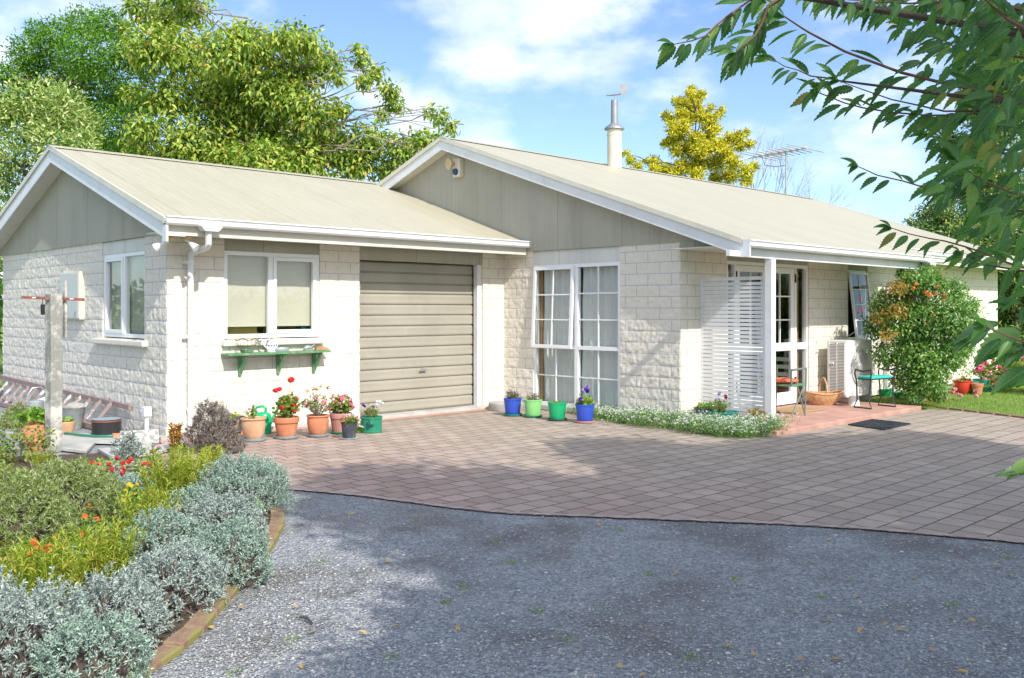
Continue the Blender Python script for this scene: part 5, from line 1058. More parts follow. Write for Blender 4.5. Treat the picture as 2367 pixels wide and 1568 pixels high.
# ---------- climbing shrub
VD=14.3;gl=lambda L:clumps(L,VD,ow=.5)
vc=[(2050,705,38),(2098,668,36),(2150,655,36),(2200,672,36),(2028,755,34),(2080,745,52),(2140,740,60),(2205,735,55),(2238,765,26),(2055,815,40),(2120,825,54),(2180,815,52),(2095,875,36),(2145,875,42),(2218,800,34),(2110,912,24),(2238,705,24),(2165,905,26),(2090,630,18),(2140,632,26),(2110,650,30),(2120,700,36),(2115,780,40)]
b=G(2112,928);T,cl,P=tree('climbing_shrub','big rounded climbing shrub, green with browned leaves and orange flowers, against the porch end','shrub',(b.x,b.y,0),gl(vc),M['lv_vine'],M['bark'],12500,.062,.031,droop=.25,trunk_r=.04,twigs=3,shell=.6,fork=tuple(AT(2115,860,VD)))
off=Vector((-b.x,-b.y,0))
bc=[(x+off.x-.10,y+off.y-.14,z,r) for x,y,z,r in gl([(2040,690,24),(2062,668,22),(2090,650,20),(2022,735,22),(2060,720,22),(2110,668,14),(2040,775,18),(2150,645,16),(2085,700,14),(2000,712,10)])]
P,O=blobpts(bc,6000,.5);n=len(P);leaves('browned_leaves',P,rdir(n)+O*.5,O+rdir(n)*.8,.055,.028,M['lv_vinew'],T)
fz=[(850,470),(835,455),(905,465),(920,420),(865,480),(970,480),(970,515),(890,620),(850,690),(1130,715),(760,400),(740,430)]
pts=[tuple(AT(1876.9+.31619*x,531.2+.31619*y,VD-.5)+off) for x,y in fz];bloom(T,'flower',pts,.03,14,M['fl_orange'],.026)
pts=[tuple(AT(x,y,VD-.55)+off) for x,y in ((1988,692),(1992,715),(1984,722))];bloom(T,'red_bloom',pts,.016,10,M['fl_red'],.02)
mb=MB()
for k in range(16):
    a=Vector((random.uniform(-.15,.25),random.uniform(-.2,.1),.0));mb.tube([a,a+Vector((random.uniform(-.2,.3),random.uniform(-.2,.1),.4)),a+Vector((random.uniform(-.4,.5),random.uniform(-.25,.2),.75))],[.016,.013,.008],6)
mb.build('bare_stems',M['bark'],T)
P=np.stack([RNG.uniform(-.6,.75,260),RNG.uniform(-.5,.1,260),np.full(260,.012)],-1)
leaves('leaf_litter',P,rdir(260)*[1,1,.15],rdir(260)*.3+[0,0,1],.06,.035,M['lv_vinew'],T)
# small rose
b=G(2187,928);T,cl,P=tree('rose_bush','small open rose bush with bright green leaves between the climbing shrub and the red pot','rose bush',(b.x,b.y,0),clumps([(2187,850,24),(2215,832,22),(2165,822,20),(2232,862,14),(2195,800,14),(2160,865,14),(2240,820,10)],15.5,ow=.15),M['lv_rose'],M['bark'],3600,.05,.03,droop=0,trunk_r=.03,twigs=2,fork=tuple(AT(2187,895,15.5)))
bloom(T,'flower',[(random.uniform(-.1,.6),random.uniform(-.4,.1),random.uniform(.05,.2)) for k in range(9)],.03,24,M['fl_lpink'],.035)
for i,(x,y,r) in enumerate(((2335,905,.42),(2385,905,.45),(2300,908,.2),(2440,915,.5))):
    b=G(x,y);t=thing('geranium_bush',['leafy bush of pink geraniums near the right edge, left of the darkest leaves','leafy bush of pink geraniums at the right edge of the picture','low clump of pale pink flowers beside the pale blue pot','pink geranium bush outside the right edge'][i],'flowering bush',(b.x,b.y,0),0,'pink geraniums at the house end')
    c=[(random.uniform(-r,r)*.6,random.uniform(-r,r)*.6,r*random.uniform(.4,1.0),r*.5) for k in range(7)];P,O=blobpts(c,1000,.5);leaves('foliage',P,rdir(len(P))+O,O+[0,0,1],.07,.06,M['lv_pot'],t,'round')
    bloom(t,'flower',[tuple(np.array(q[:3])+rdir(1)[0]*q[3]*.8+[0,0,.08]) for q in c for _ in range(2)],.034,24,M['fl_pink'] if i!=2 else M['fl_lpink'],.03)
b0=G(2262,893);mb=MB();mb.tube([(16.9,-3.3,.45),(21,-5.5,.42)],.03,8);tag(mb.build('handrail',M['steel']),'low grey metal rail running right from the end wall of the house','rail')
# ---------- white alyssum border
pl=[G(*q) for q in ((1248,936),(1310,950),(1390,965),(1440,975),(1500,985),(1560,990),(1620,1000),(1690,1010),(1760,1014),(1828,1004))]
Pc=[];
for k in range(640):
    f=random.random()*(len(pl)-1);i=int(f);q=pl[i].lerp(pl[i+1],f-i);w=.13 if i<2 else .22
    Pc.append((q.x+random.gauss(0,w*.6),q.y+abs(random.gauss(0,w))*1.,random.uniform(.03,.11+.06*(i>3))))
Pc=np.array(Pc);Q=np.repeat(Pc,40,0)+RNG.normal(size=(len(Pc)*40,3))*[.045,.045,.035];Q[:,2]=np.abs(Q[:,2])
o=leaves('flower_border',Q,rdir(len(Q))+[0,0,.6],rdir(len(Q))+[0,0,1],.026,.009,M['lv_vine']);tag(o,'low green border plants with masses of tiny white flowers along the wall foot','flower border',kind='stuff')
Q=np.repeat(Pc+[0,0,.05],5,0)+RNG.normal(size=(len(Pc)*5,3))*[.045,.045,.022];QQ=np.repeat(Q,6,0);d=rdir(len(QQ));QQ=QQ+d*[.012,.012,.007]
fo=leaves('white_flower',QQ,nrm(np.cross(d,rdir(len(QQ)))),d,.011,.011,M['fl_white'],o,'blade');fo['kind']='stuff'
# ---------- lavender style bushes
def bush(name,label,cat,px,py,r,h,m,ll=.019,lw=.006,group=None,core=None,dens=2.3,sx=1.,k=15,up=.4,loc=None,t='blade',spr=.9):
    b=loc or G(px,py);T=thing(name,label,cat,(b.x,b.y,0),0,group)
    n=int(430*dens*(r/.3)**2);th=RNG.random(n)*2*PI;cz=RNG.random(n)**.8;sr=np.sqrt(1-cz**2)
    sd=random.randint(0,999);lump=.80+.34*vnoise(th*2.2,cz*4,sd)+.07*RNG.normal(size=n)
    d=np.stack([sr*np.cos(th)*sx,sr*np.sin(th),cz],-1);C=d*lump[:,None]*np.array([r,r,h]);C[:,2]+=.02
    A=nrm(d*[1/1,1,1.2]+np.array([0,0,up])+rdir(n)*.25)
    i=np.repeat(np.arange(n),k);f=np.tile(np.linspace(0,1,k),n)
    P=C[i]+A[i]*(f[:,None]-.75)*.036*(r/.3)**.3;D=nrm(A[i]*(.5+.8*f[:,None])+rdir(n*k)*.75*spr*2)
    leaves('foliage',P,D,rdir(n*k)+A[i],ll*(.7+.6*RNG.random(n*k)),lw*(.7+.6*RNG.random(n*k)),m,T,t)
    # woody interior
    mb=MB();
    for q in range(70):
        a=random.random()*2*PI;z=random.random();rr=r*.86*math.sqrt(1-z*z)
        mb.tube([(math.cos(a)*r*.15,math.sin(a)*r*.15,0),(math.cos(a)*rr*.7*sx,math.sin(a)*rr*.7,z*h*.55+.02),(math.cos(a)*rr*sx,math.sin(a)*rr,z*h*.9+.02)],[.006,.004,.0025],4,False)
    mb.build('stems',M['lv_straw'],T)
    mb=MB();mb.sphere((0,0,0),1,(1,1,1),14,8);mb.v=[(x*r*.66*sx,y*r*.66,max(0,z)*h*.66) for x,y,z in mb.v];mb.build('woody_core',M['barkd'],T)
    return T
GL='silver-grey lavender bushes along the brick edging'
SB=[(560,1180,.37,.40,'farthest and largest silver lavender bush, beside the dark grey dead bush',0),(520,1255,.27,.30,'silver lavender bush second from the paving, behind the tall yellow-green plants',1),
(385,1290,.25,.27,'greenish silver lavender bush touching the yellow-green willowy stems',0),(535,1345,.245,.31,'rounded greenish silver bush bulging over the mossy brick edging',0),(400,1405,.26,.30,'silver-white lavender bush in the middle of the row',1),
(265,1490,.24,.30,'pale silver lavender bush in front of the grassy yellow stems',1),(70,1570,.27,.36,'big pale silver bush in the bottom left corner',1),(215,1610,.22,.30,'greenish silver lavender bush cut by the bottom edge of the photo',0),(-70,1500,.25,.34,'silver lavender bush at the left edge of the photo',1),(440,1225,.2,.26,'small silver-green bush between the back two and the willowy plant',0)]
for (px,py,r,h,lb,mm) in SB: bush('lavender_bush',lb,'lavender bush',px,py,r*.97,h*.94,M['lv_silver'] if mm else M['lv_silver2'],group=GL,up=.35)
GG='green lavender bushes in the bed'
bush('lavender_bush','large green and grey lavender bush below the white post',"lavender bush",150,1235,.36,.42,M['lv_lav'],.034,.0055,GG,dens=1.9,up=.9)
bush('lavender_bush','large green lavender bush at the left edge of the bed',"lavender bush",10,1290,.36,.46,M['lv_lav'],.034,.0055,GG,dens=1.9,up=.9)
bush('lavender_bush','grey-green lavender bush in a tub at the far left by the ladder',"lavender bush",50,1020,.26,.34,M['lv_lav'],.05,.007,GG,dens=.8,up=.9)
bush('silver_plant','small pale silver plant in front of the white basin','plant',297,1078,.14,.29,M['lv_silver'],.05,.006,dens=.7,up=.9)
bush('silver_plant','low teal-green mat plant behind the yellow flowers','plant',280,1135,.22,.09,M['lv_silver2'],.03,.007,up=1.)
bush('dead_bush','grey-brown dead-looking bush at the wing corner beside the downpipe','bush',487,1043,.27,.47,M['lv_straw'],.04,.005,dens=1.1,up=.9)
bush('dead_bush','low grey-brown dead-looking bush left of the dark trough','bush',527,1048,.17,.24,M['lv_straw'],.035,.005,dens=1.,up=.9)
p=G(54,1036);mb=MB();mb.hexa([(p.x-.18,p.y-.12,0),(p.x+.18,p.y-.12,0),(p.x+.18,p.y+.12,0),(p.x-.18,p.y+.12,0),(p.x-.21,p.y-.14,.2),(p.x+.21,p.y-.14,.2),(p.x+.21,p.y+.14,.2),(p.x-.21,p.y+.14,.2)]);tag(mb.build('grey_tub',M['zinc'],bevel=.01),'grey rectangular tub below the grey-green bush left of the post','tub')
# strawberry pot and bowl
p=G(85,1042);t=thing('strawberry_pot','tall terracotta strawberry pot with side pockets left of the white post','flower pot',(p.x,p.y,0));mb=MB();mb.lathe([(.08,0),(.12,.10),(.13,.25),(.10,.30),(.115,.33),(.10,.33),(0,.3)],28);mb.build('pot',M['terra'],t,smooth=True)
mb=MB()
for k in range(6): a=k*PI/3;mb.sphere((.12*math.cos(a),.12*math.sin(a),.12+.08*(k%2)),.045,(1,1,.8),10,6)
mb.build('pocket',M['terra'],t,smooth=True);tuft(t,'foliage',(0,0,.3),.17,.12,150,.06,.06,M['lv_bed'],'round')
p=G(152,1006);t=fpot('terracotta_bowl',p.x,p.y,.11,.16,M['terrap'],'bowl','small terracotta bowl with a green plant right of the white post','flower pot');tuft(t,'foliage',(0,0,.12),.08,.10,60,.05,.04,M['lv_bed'],'round')
# willowy yellow-green plants
def willow(label,px,py,r,h,ns,m=None,ll=.048,lw=.0055,nm='willowy_plant',fl=None):
    b=G(px,py);T=thing(nm,label,'plant',(b.x,b.y,0),0,'yellow-green willowy plants in the bed' if nm=='willowy_plant' else None);Ps=[];Ds=[];mb=MB()
    for k in range(ns):
        a=random.random()*2*PI;q=random.random()**.6;base=Vector((math.cos(a)*q*r*.5,math.sin(a)*q*r*.5,0));tip=Vector((math.cos(a)*q*r,math.sin(a)*q*r,h*random.uniform(.6,1.)))
        mid=base.lerp(tip,.5)+Vector((0,0,h*.06));mb.tube([base,mid,tip],[.003,.0025,.0015],4,False)
        nl=int(34*h/.4);f=RNG.random(nl)*.85+.15;
        for ff in f:
            c=base.lerp(mid,ff*2) if ff<.5 else mid.lerp(tip,ff*2-1);Ps.append(c);aa=random.random()*2*PI;Ds.append((math.cos(aa)*.8,math.sin(aa)*.8,random.uniform(.2,1.1)))
    mb.build('stems',M['lv_willow'],T);n=len(Ps);leaves('foliage',Ps,Ds,rdir(n)*.4+[0,0,1],ll*(.6+.7*RNG.random(n)),lw,m or M['lv_willow'],T,'blade');return T
WL=[('tallest yellow-green willowy plant behind the farthest silver bushes',400,1185,.26,.50,60),('yellow-green willowy plant right of the yellow flowers',345,1255,.22,.36,42),('grassy yellow-green plant in front of the stepping timbers',240,1345,.24,.34,46),
('grassy yellow-green plant with orange flowers at the left',120,1400,.24,.34,44),('grassy yellow-green plant at the left edge behind the silver bushes',20,1420,.22,.28,36),('yellow-green plant beside the pink flowers',60,1350,.20,.26,30),('small yellow-green plant left of the dried orange stems',440,1120,.18,.34,28)]
WL+=[('low yellow-green plant at the foot of the white post',95,1080,.14,.16,22),('low yellow-green plant in front of the pale concrete slab',215,1098,.14,.12,20),('low green plant at the far left edge of the bed',-10,1130,.18,.2,24)]
WT_=[willow(*a) for a in WL]
w=willow('dried orange-brown spire of dead leaves at the wing corner',404,1048,.07,.32,14,M['lv_dry'],.06,.016,'dried_plant')
w=willow('yellowing plant in front of the grey dead bush',490,1085,.14,.22,16,M['lv_willow'],.06,.012,'yellowing_plant')
# flowers in the bed
def fpatch(name,label,pts,z,m,r,sz,n=26,fol=True,mats=None):
    P0=[G(x,y+ (z*Sc(y)) ,0) for x,y in pts];c=sum(P0,Vector())/len(P0);T=thing(name,label,'flowers',(c.x,c.y,0))
    Q=[(p.x-c.x,p.y-c.y,z+random.uniform(-.02,.02)) for p in P0];bloom(T,'flower',Q,r,n,m,sz)
    mb=MB()
    for q in Q: mb.tube([(q[0]*.9,q[1]*.9,0),q],.002,4)
    mb.build('stem',M['lv_bed'],T)
    if fol:
        cc=np.repeat(np.array(Q),40,0);P=cc*[1,1,0]+RNG.normal(size=cc.shape)*[.05,.05,0]+np.array([0,0,1])*RNG.random((len(cc),1))*z*.95;leaves('foliage',P,rdir(len(P))+[0,0,.3],rdir(len(P))+[0,0,1],.03,.02,M['lv_bed'] if not mats else mats,T,'leaf')
    return T
tz=lambda L:[(.4127*x,920.7+.4127*y) for x,y in L]
fpatch('red_flowers','scattered scarlet flowers in front of the concrete slab',tz([(520,372),(565,432),(625,408),(690,400),(735,358),(805,370),(655,358),(688,374),(686,425),(720,380),(835,375),(610,390),(560,370)]),.16,M['fl_red'],.015,.022,26,mats=M['lv_straw'])
fpatch('yellow_flowers','bright yellow flowers between the willowy plants',tz([(715,500),(770,497),(650,540),(697,572),(675,590),(725,482),(700,520),(735,510),(785,605),(760,540)]),.14,M['fl_yellow'],.013,.02)
fpatch('white_flowers','small white flowers behind the timber stepping boards',tz([(375,680),(400,688),(425,690),(445,655),(465,690),(480,680),(510,655),(520,660),(455,665)]),.10,M['fl_white'],.012,.018,16)
fpatch('orange_flowers','orange-red flowers in the grassy plants at the left',tz([(190,850),(205,845),(265,870),(280,850),(250,875),(475,697),(540,687),(470,790),(610,570),(505,628),(170,925)]),.22,M['fl_orange'],.014,.022)
fpatch('pink_flowers','small magenta flowers near the stepping timbers',tz([(303,768),(390,735),(85,932),(850,300),(890,285),(1050,360)]),.16,M['fl_pink'],.015,.022)
bz=[(400,895,.34,.14,.1),(490,785,.28,.10,.0),(612,535,.24,.12,.1),(690,700,.26,.1,0),(40,930,.3,.12,.1)]
for i,(x,y,l,w_,a) in enumerate(bz):
    p=G(.4127*x,920.7+.4127*y);mb=MB();mb.box((-l/2,-w_/2,0),(l/2,w_/2,.05));o=mb.build('stepping_board',M['wgrey'],bevel=.006);o.location=(p.x,p.y,.015);o.rotation_euler=(0,0,math.atan2(RT.y,RT.x)+a)
    tag(o,['grey weathered board nearest the grassy plants in the bed','grey weathered board behind the magenta flowers','grey weathered board behind the yellow flowers','grey weathered board among the willowy stems','grey weathered board at the left edge of the bed'][i],'timber board','weathered boards in the flower bed')
# bed ground cover (uncountable)
n=26000;xy=np.stack([RNG.uniform(-6.5,-.5,n),RNG.uniform(-8.5,-.5,n)],-1)
def inside(xy,poly_):
    x,y=xy[:,0],xy[:,1];c=np.zeros(len(xy),bool);m=len(poly_)
    for i in range(m):
        x1,y1=poly_[i];x2,y2=poly_[i-1];s=((y1>y)!=(y2>y));c^=s&(x<(x2-x1)*(y-y1)/((y2-y1) if y2!=y1 else 1e-9)+x1)
    return c
bp=[(p.x-.1,p.y+.03) for p in bed_edge]+[(-.6,-.9),(-3.2,.2),(-9,2.5),(-12,-8)]
gq=[(p.x,p.y) for p in q] if 0 else None
ok=inside(xy,bp)&(vnoise(xy[:,0]*1.7,xy[:,1]*1.7,3)>.42)&~((xy[:,0]*.55+xy[:,1]*.0+3.0+0*xy[:,1]>0)&(xy[:,1]>-1.6+ -.45*(xy[:,0]+1)));xy=xy[ok]
P=np.column_stack([xy,np.full(len(xy),.012)+RNG.random(len(xy))*.08]);o=leaves('ground_cover',P,rdir(len(P))+[0,0,.5],rdir(len(P))+[0,0,1.2],.04*(.6+RNG.random(len(P))),.026,M['lv_bed']);tag(o,'low green weeds and seedlings covering the flower bed soil','ground cover',kind='stuff')
# foliage at far left edge by the pots
t=thing('berry_bush','small bush of green and reddish leaves at the far left below the ladder','bush',tuple(G(20,1075)));c=[(random.uniform(-.3,.3),random.uniform(-.2,.2),random.uniform(.08,.32),.12) for k in range(9)];P,O=blobpts(c,3600,.6);leaves('foliage',P,rdir(len(P))+O,O+[0,0,1],.045,.03,M['lv_pot'],t)
# lawn grass and weeds
n=24000;xy=np.stack([RNG.uniform(9.7,17,n),RNG.uniform(-8,-3.6,n)],-1);P=np.column_stack([xy,np.full(n,.004)]);o=leaves('lawn_grass',P,rdir(n)*.5+[0,0,1],rdir(n),.035,.006,M['grass'],t='blade');tag(o,'short bright green grass of the lawn','grass',kind='stuff')
for i,(x,y) in enumerate(((1150,1252),(1075,1360),(1030,1395),(1240,1412),(1440,1228),(545,1557),(1720,1130),(1180,1300),(900,1520),(1310,1480),(1600,1520),(1900,1380),(2200,1400),(1700,1340),(960,1200),(2330,1290),(1500,1330),(740,1300),(680,1480))):
    b=G(x,y);T=thing('weed_tuft','tiny green weed tuft growing in the gravel','weed',(b.x,b.y,0),0,'weeds in the gravel');n=26;P=RNG.normal(size=(n,3))*[.02,.02,0];leaves('foliage',P,rdir(n)*.8+[0,0,.4],rdir(n)+[0,0,1],.022,.004,M['grass'],T,'blade')
# fallen leaves
fl=[(1957,1343),(2010,1348),(1598,1227),(2085,1187),(1390,1215),(2205,1435),(2255,1440),(2180,1263),(2280,1272),(2310,1310),(1990,1455),(2045,1450),(1760,1135),(1905,1440),(495,1457),(620,1310),(596,1300),(660,1060),(820,1190),(880,1252),(905,1300),(1310,1290),(560,1410),(1830,1420),(2120,1340),(2330,1330),(1680,1500),(700,1540),(850,1470),(1945,1530),(2150,1500),(2240,1560),(1560,1330),(410,1475),(380,1455),(470,1412),(625,1250),(600,1345),(530,1385),(2060,1400),(2290,1490),(1500,1470),(1340,1510)]
lb=None
for i,(x,y) in enumerate(fl+[(random.uniform(420,2300),random.uniform(1230,1560)) for k in range(14)]):
    p=G(x,y)
    if lb is None or i%7==0: lb=leaves('fallen_leaf',[(0,0,0)]*1,[(1,0,.12)],[(0.1,.2,1)],random.uniform(.03,.05),random.uniform(.016,.03),M['dleaf']);o=lb
    else: o=lb.copy();COL.objects.link(o)
    o.location=(p.x,p.y,.008);o.rotation_euler=(random.uniform(-.3,.3),random.uniform(-.3,.3),random.random()*6.28);tag(o,'small dry leaf lying on the gravel and paving','fallen leaf','fallen leaves on the drive')
p=G(693,1432);q=G(722,1446);mb=MB();mb.tube([p+Vector((0,0,.012)),(p+q)/2+Vector((0.01,0.01,.018)),q+Vector((0,0,.01))],[.006,.008,.005],6);tag(mb.build('stick',M['barkd']),'short dark stick lying on the gravel in the shade','stick')
# pebbles
n=60000;u=RNG.random(n);D=3.5/(1-u*.62);xs=RNG.uniform(-100,2460,n);P=np.array([CAM.x,CAM.y,0])+np.outer(D,np.array(FW))+np.outer(D*(xs-CX)/FO,np.array(RT))
ok=~inside(P[:,:2],[(p.x+.02*math.sin(i*2.3),p.y+.045+.03*math.sin(i*1.7)) for i,p in enumerate(pave_edge)]+[(9.6,-9),(9.6,-3),(-1,-1)])&~inside(P[:,:2],[(p.x+.05,p.y-.06) for p in bed_edge]+[(-.55,-.75),(-3.2,.6),(-9,3),(-12,-8)]);P=P[ok];n=len(P);P[:,2]=0
tv=np.array([[1,0,0],[0,1,0],[-1,0,0],[0,-1,0],[0,0,.75],[.7,.7,.25],[-.7,.7,.25],[-.7,-.7,.25],[.7,-.7,.25]]);tf=np.array([[0,5,4],[5,1,4],[1,6,4],[6,2,4],[2,7,4],[7,3,4],[3,8,4],[8,0,4],[0,1,5],[1,2,6],[2,3,7],[3,0,8]])
s=.0036+.0065*RNG.random(n)**3.+(RNG.random(n)>.988)*.009*RNG.random(n);a=RNG.random(n)*6.28;c,sn=np.cos(a),np.sin(a);sx=s*(.8+.5*RNG.random(n));sy=s*(.7+.4*RNG.random(n));sz=s*(.6+.4*RNG.random(n))
X=tv[None,:,0]*sx[:,None];Y=tv[None,:,1]*sy[:,None];Z=tv[None,:,2]*sz[:,None]
V=np.stack([X*c[:,None]-Y*sn[:,None]+P[:,:1],X*sn[:,None]+Y*c[:,None]+P[:,1:2],Z-.003+np.zeros_like(X)],-1);F=tf[None]+(np.arange(n)*9)[:,None,None]
o=npmesh('gravel_stones',V.reshape(-1,3),F.reshape(-1,3),M['pebble'],None,True);tag(o,'loose grey gravel stones of the drive','gravel',kind='stuff')
# ================================================================= FOREGROUND TREE
FT=thing('overhanging_tree','dark green serrated-leaved tree overhanging the drive from the right foreground','tree',(-1.1,-10.7,0));fo=Vector((1.1,10.7,0))
def zc4(L): return [(1451.9+.22589*x,.22589*y) for x,y in L]
def zc5(L): return [(1871.2+.27105*x,.27105*y) for x,y in L]
def zc6(L): return [(1871.2+.27105*x,354.1+.27105*y) for x,y in L]
BR=[# (points V px, D start(right) -> D tip, radius px, leaf len px, n leaves)
 (zc4([(1480,-60),(1250,0),(1040,150),(890,270),(790,370),(650,420),(470,455)]),1.9,1.75,5,60,16),
 (zc4([(1620,-60),(1430,60),(1380,220),(1300,360),(1190,470),(1100,540)]),1.9,1.75,6,72,26),
 (zc5([(1829,880),(1500,790),(1100,700),(780,620),(620,560),(300,440),(0,280)])+zc4([(1780,290),(1600,170)]),2.3,1.95,7,66,19),
 (zc5([(1400,950),(1150,950),(930,900),(700,850),(440,760),(250,690)]),2.3,2.1,4,60,12),
 (zc5([(250,690),(30,770)])[:1]+zc4([(2038,800),(1870,780),(1740,720),(1600,680),(1430,575)]),2.15,2.0,3.5,46,11),
 (zc5([(1500,955),(1200,985),(1000,985),(700,960),(450,920),(300,880),(100,800),(30,770)])+zc4([(1900,910)]),2.3,2.05,4,62,18),
 (zc6([(1640,470),(1380,420),(1150,350),(1000,300),(800,240),(580,190),(460,135),(400,110)]),2.2,2.0,4,46,13),
 (zc6([(1829,980),(1640,920),(1480,850),(1330,800),(1150,750),(1030,730),(850,690),(700,640)]),2.1,1.95,4.5,50,12),
 (zc6([(1829,360),(1700,330),(1540,260),(1400,190),(1250,60)]),2.0,1.9,5,84,12),
 (zc5([(1829,240),(1700,170),(1600,90),(1480,-20)]),1.7,1.65,8,105,8),
 (zc5([(1400,20),(1050,20),(850,32),(550,15),(350,0),(100,-30)]),2.2,2.1,5,62,22),
 (zc5([(1829,90),(1600,30),(1400,-30)]),2.1,2.0,9,80,8),
 (zc6([(1900,1640),(1760,1590),(1640,1540),(1520,1490),(1480,1470)]),1.6,1.5,4,72,7),
 (zc6([(1500,955),(1410,880),(1290,850)]),2.05,2.0,2.5,40,4),
 (zc5([(1500,460),(1300,440),(1150,350),(1000,300),(850,260),(760,220)]),2.5,2.4,3,56,13),
 (zc5([(1600,1300),(1350,1250),(1150,1180),(1000,1150)]),2.5,2.4,3,58,10),
]
LP=[];LD=[];LN=[];LL=[];LW=[]
def addleaf(p,d,n,L,asp=.36): LP.append(p);LD.append(d);LN.append(n);LL.append(L);LW.append(L*asp*random.uniform(.85,1.15))
for (pts,D0,D1,rp,lp_,nl) in BR:
    W=[AT(x,y,D0+(D1-D0)*i/(len(pts)-1)) for i,(x,y) in enumerate(pts)];W=cr3=[];
    W=[AT(x,y,D0+(D1-D0)*i/(len(pts)-1)) for i,(x,y) in enumerate(pts)]
    r0=rp*.62*D0/FO;mb=MB();mb.tube([w+fo for w in W],[r0*(1-.65*i/(len(W)-1)) for i in range(len(W))],7);mb.build('branch',M['twig'],FT,smooth=True)
    seg=[(W[i+1]-W[i]).length for i in range(len(W)-1)];tot=sum(seg)
    for k in range(nl):
        f=(k+.4)/nl*tot;i=0
        while i<len(seg)-1 and f>seg[i]: f-=seg[i];i+=1
        c=W[i].lerp(W[i+1],min(1,f/seg[i]));ax=(W[i+1]-W[i]).normalized();side=1 if k%2 else -1
        along=(RT*ax.dot(RT)+UP*ax.dot(UP)).normalized()
        tipf=k/nl
        perp=(FW*side*random.uniform(.3,1.)+RT*random.uniform(-.3,.1))
        d=along*random.uniform(.5,.9)+perp*.35+UP*(-random.uniform(.35,.95) if random.random()<.82 else random.uniform(.2,.7))
        d.normalize();L=lp_*1.22*D0/FO*random.uniform(.72,1.2)*(1-.25*tipf);pet=d*L*.12
        n=(-FW*random.uniform(.2,1.)+UP*random.uniform(.3,1.)+RT*random.uniform(-.6,.6));addleaf(c+pet+fo,d,n,L)
    # terminal leaves
    ax=(W[-1]-W[-2]).normalized()
    for s in (-.5,-.1,.35): addleaf(W[-1]+fo,(ax+UP*s+FW*random.uniform(-.3,.3)),-FW+UP,lp_*D0/FO*random.uniform(.75,1.05))
# dense mass of leaves towards the trunk
mass=[(2140,20,75),(2200,60,60),(2260,20,80),(2340,40,85),(2180,-40,80),(2060,-40,80),(2230,120,50),(2290,110,70),(2350,130,80),(2330,200,70),(2360,260,70),(2290,210,45),(2250,250,36),(2210,205,30),(2300,300,55),(2350,350,70),(2270,360,45),(2220,330,36),(2300,430,60),(2360,450,60),(2230,420,36),(2180,440,28),(2330,520,50),(2270,505,40),(2350,600,40),(2300,575,28),(2200,385,26),(2150,150,24),(2240,180,30),(2370,680,26),(1900,-50,60),(1760,-60,60),(1990,0,28),(2040,15,28)]
for (x,y,r) in mass:
    for k in range(int(r*r/190)+3):
        a=random.random()*2*PI;q=r*math.sqrt(random.random());D=random.uniform(1.75,3.0);c=AT(x+q*math.cos(a),y+q*math.sin(a),D)
        d=-RT*random.uniform(.1,.9)+FW*random.uniform(-.6,.6)+UP*random.uniform(-1.1,.1);addleaf(c+fo,d,-FW*random.uniform(.1,1)+UP*random.uniform(.2,1)+RT*random.uniform(-.5,.5),random.uniform(.045,.078),.38)
for (x,y,D,L) in ((2290,745,1.6,.09),(2340,760,1.6,.10),(2352,800,1.6,.09),(2330,790,1.65,.085),(2270,750,1.6,.085),(2360,850,1.6,.08),(2372,1062,1.6,.06),(2375,1090,1.6,.07),(2370,880,1.6,.06)):
    c=AT(x+20,y,D);addleaf(c+fo,-RT+UP*random.uniform(-.7,.0),-FW*.6+UP,L,.44)
leaves('leaf',LP,[tuple(d) for d in LD],[tuple(n) for n in LN],LL,LW,M['lv_fg'],FT,'serr')['kind']='stuff'
mb=MB();limb(mb,(0,0,-.1),(.05,0,2.2),.10,.08,.03,6,12);j=Vector((.05,0,2.2))
for (pts,D0,D1,rp,lp_,nl) in BR:
    e=AT(*pts[0],D0)+fo;s=Vector((.04,0,max(.8,min(2.4,e.z-.35))));mb.tube([s,s.lerp(e,.5)+Vector((0,0,.06)),e],[.02,.012,rp*.62*D0/FO],7,False)
mb.build('trunk',M['barkd'],FT,smooth=True)
# ================================================================= SHADE TREES behind and right of the camera
Ssh=[[(720,1118),(800,1085),(934,1068),(1026,1078),(1118,1076),(1247,1100),(1340,1122),(1430,1115),(1460,1080),(1330,1058),(1300,1042),(1330,1022),(1500,1015),(1600,1035),(1850,1013),(2100,995),(2250,1018),(2420,1050),(2600,1300),(2600,1750),(830,1750),(840,1540),(930,1480),(1000,1432),(900,1425),(790,1425),(780,1405),(960,1400),(1130,1400),(1130,1335),(960,1290),(860,1255),(790,1215),(720,1180)]]
ST=[]
pol=[[(G(*p).x,G(*p).y) for p in pg] for pg in Ssh]
def shade(n,h0,h1):
    out=[]
    allx=[p for q in pol for p in q];x0,x1=min(p[0] for p in allx),max(p[0] for p in allx);y0,y1=min(p[1] for p in allx),max(p[1] for p in allx)
    xy=np.stack([RNG.uniform(x0,x1,n*6),RNG.uniform(y0,y1,n*6)],-1);ok=np.zeros(len(xy),bool)
    for q in pol: ok|=inside(xy,q)
    xy=xy[ok][:n];v=vnoise(xy[:,0]*1.9,xy[:,1]*1.9,9);xy=xy[(v>.2)|(xy[:,0]>2.2)]
    pv=G(900,1390);keep=~((((xy[:,0]-G(760,1340).x)**2+(xy[:,1]-G(760,1340).y)**2)<.45**2)|(((xy[:,0]-G(650,1480).x)**2+(xy[:,1]-G(650,1480).y)**2)<.6**2));xy=xy[keep]
    h=RNG.uniform(h0,h1,len(xy));s=np.array(SUN)/SUN.z;return np.column_stack([xy,np.zeros(len(xy))])+s[None]*h[:,None]
C=shade(980,4.4,7.0)
bases=[Vector((-.6,-13.2,0)),Vector((3.8,-14.2,0)),Vector((8.2,-14.0,0))]
sets=[[],[],[]]
